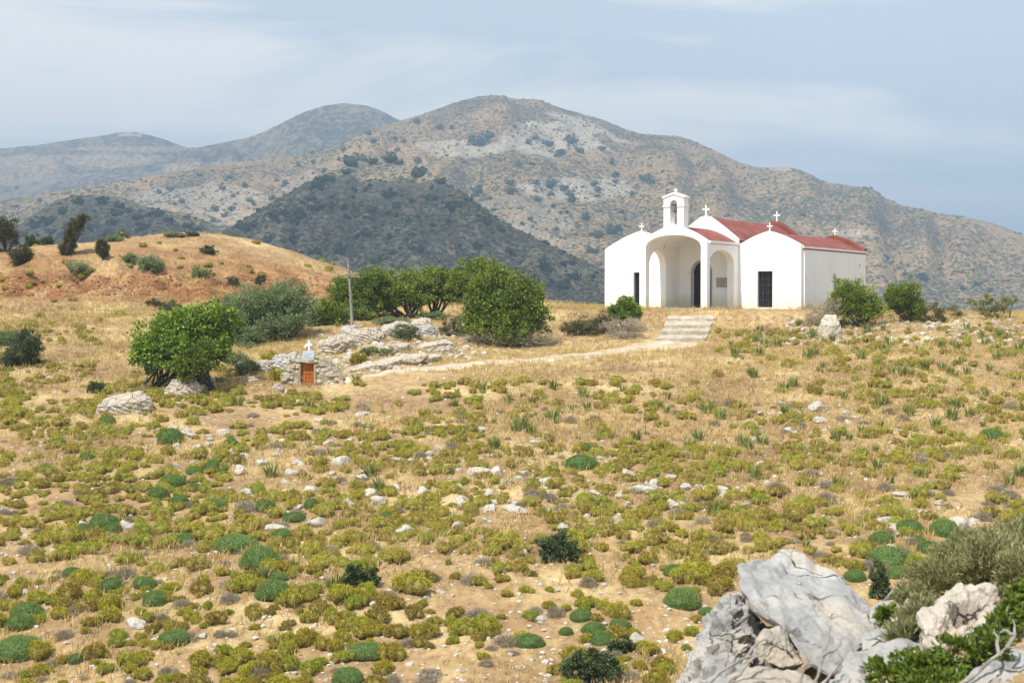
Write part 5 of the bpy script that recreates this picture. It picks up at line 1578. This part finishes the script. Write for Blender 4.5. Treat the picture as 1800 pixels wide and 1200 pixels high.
bm = bmesh.new(); bx(bm, dxa - .16, dxb + .14, -.14, .25, dzb + .003, dzb + .09); bmesh.ops.bevel(bm, geom=bm.edges[:], offset=.015, segments=1, affect='EDGES'); part('lintel', bm, M['rock_pale'], shr)
# sloping marble tablet and cross on top
ta, tz0 = S(530, 631); tb, tz1 = S(553, 617)
bm = bmesh.new()
v = [bm.verts.new(c) for c in ((ta, -.10, tz0 - .02), (tb, -.10, tz0 - .02), (tb - .03, .18, tz1), (ta + .05, .18, tz1), (ta, -.06, tz0 - .06), (tb, -.06, tz0 - .06), (tb - .03, .22, tz1 - .05), (ta + .05, .22, tz1 - .05))]
for q in ((0, 1, 2, 3), (7, 6, 5, 4), (0, 4, 5, 1), (1, 5, 6, 2), (2, 6, 7, 3), (3, 7, 4, 0)): bm.faces.new([v[i] for i in q])
part('tablet', bm, M['grey_marble'], shr)
bm = bmesh.new()
for i in range(3):
    f_ = .28 + .22 * i
    y_ = -.10 + .28 * f_; z_ = (tz0 - .02) + (tz1 - tz0 + .02) * f_ + .006
    xx = ta + .09
    while xx < tb - .12: 
        l_ = .03 + .05 * rnd.random(); bx(bm, xx, xx + l_, y_ - .012, y_ + .012, z_ - .004, z_ + .004); xx += l_ + .03
part('inscription', bm, M['dark_ink'], shr)
bm = bmesh.new()
cxa, cza = S(542, 618); _, czt = S(542, 598)
bx(bm, cxa - .035, cxa + .035, .20, .26, cza - .1, czt); hz = cza + (czt - cza) * .58
bx(bm, cxa - .13, cxa - .036, .20, .26, hz - .04, hz + .04); bx(bm, cxa + .036, cxa + .13, .20, .26, hz - .04, hz + .04)
part('marble_cross', bm, M['marble'], shr)

# wooden cross post
pb = hit(620, 577)
pk = pb.y / F
post = thing('wooden_cross', (pb.x, pb.y, pb.z), 'tall thin weathered wooden cross standing on the outcrop', 'cross')
top_x, top_z = (612 - 620) * pk, (577 - 453) * pk
Vt, Ft = tube_np([([(0, 0, -.3), (top_x * .5, 0, top_z * .5), (top_x, 0, top_z)], [.085, .07, .05])])
link('post', mesh_np('post', Vt, Ft, M['grey_wood'], True), post)
for zq, l_, r_q in ((577 - 486, 17, 0.02), (577 - 482, 14, -.02)):
    z_ = zq * pk
    Vt, Ft = tube_np([([((-l_ - 5) * pk, -.09, z_ + r_q * 3), ((l_ - 3) * pk, -.09, z_ - r_q * 2)], [.03, .03])])
    link('crossbar', mesh_np('crossbar', Vt, Ft, M['grey_wood'], True), post)

# ------------------------------------------------------------------ foreground crag at lower right
def Q(px, py, d): return at(px, py, d)
hull_rock('crag', [Q(1296, 992, 11.0), Q(1320, 990, 11.2), Q(1372, 969, 11.5), Q(1408, 971, 11.6), Q(1442, 992, 11.5), Q(1482, 1008, 11.4), Q(1512, 1040, 11.3), Q(1530, 1066, 11.2),
                   Q(1302, 1036, 10.6), Q(1352, 1080, 10.3), Q(1388, 1112, 10.1), Q(1425, 1170, 9.9), Q(1490, 1160, 10.1), Q(1540, 1110, 10.6), Q(1460, 1190, 9.9), Q(1500, 1210, 10.3),
                   Q(1360, 1040, 11.9), Q(1500, 1150, 12.0), Q(1430, 1150, 11.6), Q(1330, 1020, 11.6)], M['rock_grey'],
          'large tilted slab of pale grey limestone in the right foreground', 'rock', 3, .022, .075, 1.7, strata=.05, sdir=(.75, -.2, .55), crack=.07)
hull_rock('crag', [Q(1284, 1038, 11.0), Q(1262, 1056, 11.0), Q(1248, 1090, 10.9), Q(1226, 1118, 10.7), Q(1204, 1160, 10.5), Q(1180, 1215, 10.3), Q(1240, 1260, 9.9), Q(1330, 1260, 9.9),
                   Q(1350, 1160, 10.7), Q(1330, 1090, 11.0), Q(1308, 1050, 11.2), Q(1300, 1100, 10.75), Q(1280, 1180, 10.2), Q(1300, 1090, 12.2), Q(1240, 1200, 12.0), Q(1400, 1180, 12)], M['rock_grey'],
          'pitted grey rock face left of and below the large tilted slab', 'rock', 5, .022, .12, 3.4, crack=.06, pits=.09)
hull_rock('boulder', [Q(1332, 1124, 9.9), Q(1345, 1106, 10.0), Q(1364, 1100, 10.1), Q(1384, 1112, 10.1), Q(1402, 1140, 10.0), Q(1414, 1166, 9.9), Q(1372, 1174, 9.7), Q(1345, 1160, 9.75), Q(1330, 1146, 9.8), Q(1370, 1150, 10.4), Q(1400, 1170, 10.3), Q(1345, 1150, 10.3)],
          M['rock_pale'], 'small tan boulder wedged under the tilted slab', 'boulder', 7, .024, .06, 4, crack=.04)
hull_rock('boulder', [Q(1280, 1190, 9.7), Q(1330, 1172, 9.8), Q(1400, 1182, 9.7), Q(1440, 1195, 9.6), Q(1450, 1260, 9.2), Q(1270, 1260, 9.2), Q(1360, 1260, 9.0), Q(1420, 1200, 10.2), Q(1300, 1200, 10.2)],
          M['rock_pale'], 'flat tan rock below the small wedged boulder at the bottom edge', 'boulder', 8, .026, .06, 3, crack=.05)
hull_rock('boulder', [Q(1528, 1070, 10.9), Q(1548, 1054, 11.0), Q(1572, 1052, 11.0), Q(1584, 1066, 10.9), Q(1578, 1092, 10.7), Q(1545, 1100, 10.7), Q(1530, 1092, 10.7), Q(1560, 1080, 11.4), Q(1540, 1080, 11.4)],
          M['rock_grey'], 'rounded grey boulder touching the right shoulder of the slab', 'boulder', 9, .03, .03, 4)
hull_rock('boulder', [Q(1580, 1090, 10.7), Q(1584, 1060, 10.8), Q(1594, 1049, 10.9), Q(1610, 1052, 10.9), Q(1614, 1075, 10.8), Q(1608, 1100, 10.7), Q(1590, 1104, 10.6), Q(1600, 1080, 11.1)],
          M['rock_grey'], 'small upright grey boulder behind the grassy tuft', 'boulder', 10, .03, .025, 5)
hull_rock('boulder', [Q(1512, 1120, 10.1), Q(1530, 1104, 10.2), Q(1562, 1098, 10.3), Q(1590, 1112, 10.2), Q(1580, 1138, 10.0), Q(1545, 1150, 9.9), Q(1516, 1148, 9.9), Q(1550, 1130, 10.7)],
          M['rock_grey'], 'grey boulder with a shaded left side below the slab', 'boulder', 11, .03, .03, 4)
hull_rock('boulder', [Q(1472, 1165, 9.7), Q(1500, 1142, 9.9), Q(1560, 1130, 10.0), Q(1620, 1134, 10.0), Q(1640, 1160, 9.8), Q(1600, 1240, 9.2), Q(1480, 1260, 9.1), Q(1440, 1240, 9.2), Q(1550, 1170, 10.5), Q(1500, 1170, 10.4)],
          M['rock_grey'], 'long low grey boulder in front of the shaded one', 'boulder', 12, .028, .06, 3, crack=.05)
hull_rock('crag', [Q(1620, 1080, 10.0), Q(1660, 1046, 10.2), Q(1690, 1020, 10.35), Q(1720, 1014, 10.4), Q(1752, 1020, 10.4), Q(1757, 1046, 10.3), Q(1752, 1082, 10.1), Q(1720, 1100, 9.9), Q(1690, 1136, 9.7), Q(1640, 1142, 9.6), Q(1622, 1120, 9.7), Q(1630, 1160, 9.7),
                   Q(1700, 1060, 11.0), Q(1740, 1060, 11.0), Q(1660, 1100, 10.9)], M['rock_cream'],
          'cream coloured rock with a dark hollow in its face, by the right edge', 'rock', 13, .028, .07, 4.5, dents=[(Q(1708, 1060, 9.98), .17, .34), (Q(1682, 1078, 9.85), .12, .22)], crack=.04, pits=.04)
hull_rock('boulder', [Q(1700, 1195, 8.8), Q(1725, 1168, 9.0), Q(1770, 1146, 9.1), Q(1830, 1130, 9.1), Q(1840, 1240, 8.5), Q(1700, 1250, 8.4), Q(1780, 1170, 9.7)],
          M['rock_grey'], 'grey rock in the bottom right corner', 'boulder', 14, .025, .06, 3.5, crack=.06)

# shrubs of the knoll
def knoll_shrub(name, lobes_px, n, L, wd, leaf, label, seed, up=.3, jit=.5, core=None, bend=.1, wind=0.0):
    g = np.random.default_rng(seed)
    b0_ = lobes_px[0]
    base = at(b0_[0], b0_[1], b0_[4]); base.z = float(gz(base.x, base.y))
    lobes = []
    for (px, py, rx, ry, d) in lobes_px:
        p = at(px, py, d) - base; k = d / F
        lobes.append(((p.x, p.y, p.z), (rx * k, rx * k * .9, ry * k)))
    th = thing(name, base, label, 'shrub')
    V, Fq = lobes_leaves(lobes, n, L, wd, g, up=up, jit=jit, shell=.35, bend=bend)
    if wind: V[:, 0] += np.clip(V[:, 2], 0, None) * wind
    link('foliage', mesh_np('foliage', V, Fq, leaf), th)
    tg = [np.array(c) + g.normal(size=3) * np.array(r) * .4 for c, r in lobes for _ in range(5)]
    Vt, Ft = tube_np(limb_paths((0, 0, 0), tg, .010, g, 4, spread=.5))
    link('stem', mesh_np('stem', Vt, Ft, M['grey_wood'], True), th)
    return th
knoll_shrub('silver_shrub', [(1705, 1015, 66, 42, 12.6), (1675, 985, 40, 32, 12.8), (1640, 1020, 36, 30, 12.3), (1606, 1050, 34, 22, 11.8), (1706, 955, 36, 24, 13.2)], 17000, .065, .0048, M['silver_leaf'],
            'wispy silver green shrub sloping up behind the boulders', 601, .7, .45)
knoll_shrub('silver_shrub', [(1770, 985, 46, 44, 12.6), (1794, 945, 38, 28, 13.0), (1740, 985, 44, 40, 12.2), (1800, 1010, 44, 40, 11.8)], 17000, .065, .0052, M['silver_leaf'],
            'wispy yellow green shrub filling the right edge above the cream rock', 602, .7, .45)
knoll_shrub('silver_shrub', [(1605, 1105, 34, 34, 10.2), (1590, 1125, 26, 24, 10.1), (1622, 1080, 22, 26, 10.2)], 4200, .075, .0045, M['silver_leaf'],
            'pale grassy tuft growing between the grey boulders and cream rock', 603, .8, .4)
knoll_shrub('glossy_shrub', [(1785, 1070, 30, 34, 9.8), (1760, 1095, 30, 20, 9.6), (1800, 1040, 28, 24, 9.9), (1745, 1120, 34, 18, 9.4)], 3600, .045, .011, M['glossy_leaf'],
            'glossy green leafy shrub right of the cream rock', 604, .4, .6)
knoll_shrub('glossy_shrub', [(1620, 1175, 60, 28, 9.1), (1560, 1185, 44, 24, 9.1), (1690, 1150, 50, 26, 9.1), (1740, 1130, 40, 24, 9.1), (1650, 1195, 60, 24, 8.9)], 6500, .045, .011, M['glossy_leaf'],
            'glossy green leafy shrub spreading along the bottom edge under the cream rock', 605, .4, .6)
knoll_shrub('glossy_shrub', [(1560, 1078, 14, 16, 10.4), (1552, 1086, 12, 10, 10.4)], 420, .045, .010, M['glossy_leaf'],
            'small green leafy sprig growing on the grey boulders', 606, .5, .6)

def dead_branch(px_paths, label, r=.012):
    P0 = at(*px_paths[0][0])
    paths = []
    for pp in px_paths:
        pts = [at(*q) - P0 for q in pp]
        # finer, slightly crooked
        out = []
        for a, b in zip(pts[:-1], pts[1:]):
            for t in (0, .33, .66): out.append(a.lerp(b, t) + Vector((rnd.uniform(-1, 1), rnd.uniform(-1, 1), rnd.uniform(-1, 1))) * .008)
        out.append(pts[-1])
        n_ = len(out)
        paths.append((out, [r * (1 - .75 * i / (n_ - 1)) for i in range(n_)]))
    V, Fq = tube_np(paths)
    return link('dead_branch', mesh_np('dead_branch', V, Fq, M['grey_wood'], True), None, P0, label, 'branch')
dead_branch([[(1240, 1205, 9.5), (1275, 1175, 9.5), (1310, 1155, 9.5), (1340, 1150, 9.45), (1362, 1132, 9.45)], [(1275, 1175, 9.5), (1278, 1150, 9.5), (1280, 1140, 9.5)], [(1260, 1215, 9.4), (1300, 1185, 9.4), (1325, 1155, 9.4), (1345, 1150, 9.4)], [(1310, 1155, 9.5), (1330, 1130, 9.6), (1350, 1122, 9.6)]],
            'bare grey branch lying across the foot of the pitted rock')
dead_branch([[(1430, 1215, 9.3), (1440, 1170, 9.3), (1455, 1130, 9.35), (1461, 1098, 9.4)], [(1440, 1170, 9.3), (1420, 1165, 9.3), (1400, 1178, 9.3)], [(1446, 1150, 9.3), (1470, 1140, 9.3), (1478, 1120, 9.35)], [(1430, 1215, 9.3), (1465, 1180, 9.3), (1480, 1160, 9.3), (1475, 1148, 9.3)], [(1400, 1215, 9.3), (1410, 1180, 9.3), (1430, 1150, 9.3)]],
            'bare grey forked branch standing in front of the tilted slab')
dead_branch([[(1680, 1210, 8.7), (1720, 1180, 8.75), (1755, 1150, 8.8), (1770, 1138, 8.8), (1800, 1132, 8.8)], [(1755, 1150, 8.8), (1752, 1120, 8.85), (1748, 1105, 8.9)], [(1770, 1138, 8.8), (1785, 1115, 8.85), (1780, 1088, 8.9)], [(1785, 1115, 8.85), (1765, 1108, 8.9), (1758, 1112, 8.9)]],
            'crooked bare grey branch over the rock in the bottom right corner', .014)

# ------------------------------------------------------------------ trees on the mountain sides
def far_tree_mesh(seed):
    g = np.random.default_rng(seed)
    lobes = [((0, 0, .42), (.5, .5, .42))]
    for i in range(3): lobes.append(((g.normal() * .25, g.normal() * .25, .35 + .3 * g.random()), (.3, .3, .28)))
    V, Fq = lobes_leaves(lobes, 420, .13, .05, g, shell=.6, jit=.7)
    iv, if_ = ico(2)
    c = iv * np.array([.40, .40, .34]) * (1 + .4 * fbm3(iv * 2 + seed, 2, seed))[:, None] + np.array([0, 0, .4])
    V, Fl_, mi = merge([(V, Fq), (c, if_)])
    return mesh_np('hillside_tree', V, Fl_, M['far_leaf'], False)
far_v = [far_tree_mesh(800 + i) for i in range(6)]
FT = [(735, 302, 24), (680, 340, 22), (650, 366, 18), (657, 384, 14), (694, 362, 16), (795, 364, 22), (856, 388, 16), (648, 408, 18), (744, 297, 14), (616, 282, 26), (640, 276, 16), (655, 283, 14), (685, 277, 22), (700, 283, 14),
      (560, 320, 24), (578, 312, 20), (608, 300, 14), (735, 437, 18), (560, 362, 20), (548, 346, 16), (606, 362, 12), (752, 345, 14), (776, 317, 14), (480, 380, 20), (500, 372, 14), (430, 400, 22), (448, 392, 16), (530, 375, 22), (545, 365, 14), (585, 362, 14), (600, 440, 20), (660, 455, 20), (520, 420, 18), (560, 440, 16), (470, 420, 20), (840, 430, 18), (880, 400, 14), (900, 440, 18), (960, 470, 20), (940, 490, 18), (990, 500, 24), (1010, 485, 16), (830, 480, 22), (700, 470, 18), (760, 470, 16), (640, 470, 18),
      (842, 333, 16), (900, 336, 14), (911, 287, 12), (938, 287, 9), (946, 348, 14), (1006, 350, 16), (1028, 380, 16), (1078, 403, 22), (1050, 413, 14), (1043, 440, 14), (994, 372, 8), (970, 338, 10), (975, 318, 9), (990, 330, 14), (1000, 340, 12), (1042, 321, 12), (1050, 331, 12), (1080, 306, 14), (1132, 312, 16), (1145, 318, 10), (1003, 244, 18), (1020, 262, 16), (985, 266, 14), (978, 270, 12), (930, 248, 12), (964, 251, 12), (944, 242, 10), (906, 221, 10), (860, 236, 20), (845, 246, 20), (830, 243, 14), (838, 250, 14),
      (733, 211, 12), (773, 222, 12), (795, 222, 9), (657, 246, 12), (649, 233, 8), (697, 242, 10), (710, 246, 9), (700, 262, 9), (603, 261, 10), (551, 282, 10), (525, 288, 9), (548, 266, 8), (735, 280, 12), (405, 310, 10), (430, 325, 9), (350, 305, 9), (280, 335, 10), (300, 330, 10), (320, 352, 10), (380, 365, 12), (405, 365, 10), (440, 350, 10), (375, 385, 10), (330, 380, 10), (480, 345, 10), (410, 342, 8), (1622, 485, 18), (1718, 497, 12), (1740, 508, 9), (1590, 480, 8), (1560, 452, 8), (1690, 505, 8), (1412, 375, 8), (1650, 470, 7),
      (60, 395, 18), (85, 388, 20), (110, 372, 18), (140, 352, 18), (180, 350, 20), (215, 360, 16), (205, 372, 18), (240, 380, 16), (275, 372, 22), (300, 385, 14), (200, 388, 16), (120, 400, 16), (160, 400, 14), (255, 398, 14), (190, 410, 16), (330, 395, 16), (350, 405, 18), (40, 410, 16), (20, 395, 12), (90, 405, 14), (70, 350, 8), (30, 360, 8), (1090, 370, 9), (1180, 320, 8), (1110, 340, 9), (1060, 260, 9), (1075, 285, 9)]
LAYERS = [foot, foot2, main, far_b, far_a]
def hill_hit(px, py):
    best = None
    for (Xw, Yw, Z, qx, qy) in LAYERS:
        e = np.hypot(qx - px, qy - py)
        j = np.unravel_index(np.argmin(e), e.shape)
        # nearest point that lies on the visible side: take the smallest distance among close matches
        m = e < max(2.5, e[j] * 1.2)
        if e[j] > 4: continue
        yy = np.where(m, Yw, 1e9); k = np.unravel_index(np.argmin(yy), yy.shape)
        if best is None or Yw[k] < best[1]: best = (Xw[k], Yw[k], Z[k])
    return best
for i in range(150):
    px = rnd.choice([rnd.uniform(0, 1060), rnd.uniform(380, 1000), rnd.uniform(380, 1100)])
    FT.append((px, rnd.uniform(300, 510), rnd.uniform(5, 12)))
i = 0
for (px, py, w) in FT:
    p = hill_hit(px, py + w * .3)
    if p is None: continue
    s = w * p[1] / F * 1.12
    i += 1
    o = put(far_v[i % 6], 'hillside_tree', (p[0], p[1], p[2] - .08 * s), (s * rnd.uniform(.9, 1.25), s, s * rnd.uniform(.75, 1.0)), rnd.uniform(0, 6.28), 'small dark tree on the distant scrubby mountainside', 'tree', 'dark trees scattered on the mountainsides')
    if i >= 300: break

def hill_scrub(name, layer, n, smin, smax, px0, px1, seed, label):
    g = np.random.default_rng(seed)
    Xw, Yw, Z, qx, qy = layer
    rows = int(Xw.shape[0] * .95)
    v0, f0 = ico(1)
    f = fbm2(Xw / 60, Yw / 60, 3, seed)
    Vs, Fs, off, k = [], [], 0, 0
    while k < n:
        j = g.integers(2, rows); i = g.integers(1, Xw.shape[1] - 1)
        if not px0 < qx[j, i] < px1 or qy[j, i] > 540 or f[j, i] < g.normal() * .25 - .05: continue
        s_ = smin + (smax - smin) * g.random() ** 2
        a_, b_2 = g.random(), g.random()
        p0 = np.array([Xw[j, i], Yw[j, i], Z[j, i]])
        p = p0 + a_ * (np.array([Xw[j, i + 1], Yw[j, i + 1], Z[j, i + 1]]) - p0) + b_2 * (np.array([Xw[j - 1, i], Yw[j - 1, i], Z[j - 1, i]]) - p0)
        v = v0 * np.array([s_, s_, s_ * .7]) * (.75 + .5 * g.random((len(v0), 1)))
        Vs.append(v + p + np.array([0, 0, s_ * .2])); Fs.append(f0 + off); off += len(v0); k += 1
    link(name, mesh_np(name, np.concatenate(Vs), np.concatenate(Fs), M['far_scrub']), kind='stuff', label=label, cat='scrub')
M['far_scrub'] = mat_leaf('far_scrub', [(0, (.07, .075, .035)), (.6, (.12, .115, .06)), (1, (.18, .16, .085))], 0, .9, .05, 0)
hill_scrub('mountain_scrub', main, 7000, .7, 2.0, -20, 1820, 5, 'low dark scrub dotting the main mountain')
hill_scrub('foothill_scrub', foot, 3800, .5, 1.5, 330, 1130, 6, 'low dark scrub dotting the shaded foothill')
hill_scrub('ridge_scrub', foot2, 1600, .6, 1.7, -20, 520, 7, 'low dark scrub dotting the low shaded ridge')

# ruined fort on the far left summit
fp = hill_hit(228, 236)
fort = thing('hilltop_ruin', fp, 'low pale ruined walls on the far left summit', 'ruin')
bm = bmesh.new()
for (xa, xb, ya, yb, h_) in ((-16, -8, -4, 4, 2.5), (-7.8, 4, -5, 4, 4.2), (4.2, 11, -4, 4, 2.0), (11.2, 18, -3, 4, 3.2)): bx(bm, xa, xb, ya, yb, -10, h_)
part('ruined_wall', bm, M['rock_pale'], fort)

# ------------------------------------------------------------------ cloud whose shadow lies on the foothill
def cloud(cx, cy, cz, rx, ry, rz, seed, label):
    v, f = ico(5)
    q = v * (1 + .20 * fbm3(v * 2.2 + seed, 4, seed))[:, None] * np.array([rx, ry, rz])
    q[:, 2] = np.where(q[:, 2] < 0, q[:, 2] * .35, q[:, 2])
    m_ = mat_noise('cloud_white', [(.3, (.78, .79, .8)), (.7, (.9, .9, .9))], .01, bump=0) if 'cloud' not in M else M['cloud']
    if 'cloud' not in M:       # thin enough to let part of the sunlight through
        t_ = m_.node_tree; tr_ = t_.nodes.new('ShaderNodeBsdfTransparent'); mi_ = t_.nodes.new('ShaderNodeMixShader'); mi_.inputs[0].default_value = .47
        t_.links.new(t_.nodes['Principled BSDF'].outputs[0], mi_.inputs[1]); t_.links.new(tr_.outputs[0], mi_.inputs[2]); t_.links.new(mi_.outputs[0], t_.nodes['Material Output'].inputs['Surface'])
    M['cloud'] = m_
    return link('cloud', mesh_np('cloud', q, f, m_, True), None, (cx, cy, cz), label, 'cloud', kind='structure')
HC = 680.0
sh = HC / math.tan(R(SUN_EL))
cloud(-60 + SUN_H.x * sh, 640 + SUN_H.y * sh, HC, 195, 205, 60, 3, 'cumulus cloud shading the foothill')
cloud(-285 + SUN_H.x * sh, 740 + SUN_H.y * sh, HC + 20, 120, 130, 50, 4, 'smaller cumulus cloud shading the low ridge')

# ------------------------------------------------------------------ haze
hm = bpy.data.materials.new('haze'); hm.use_nodes = True
ht = hm.node_tree; ht.nodes.clear()
ho = ht.nodes.new('ShaderNodeOutputMaterial'); hv = ht.nodes.new('ShaderNodeVolumePrincipled')
hv.inputs['Color'].default_value = (.58, .78, 1.0, 1)
hv.inputs['Density'].default_value = .00047
hv.inputs['Anisotropy'].default_value = 0.2
ht.links.new(hv.outputs[0], ho.inputs['Volume'])
bm = bmesh.new(); bx(bm, -5400, 5400, -1300, 6400, -130, 285)
hz_ = part('haze', bm, hm, None)
hz_['kind'] = 'stuff'; hz_['label'] = 'thin bluish haze over the whole valley'; hz_['category'] = 'haze'
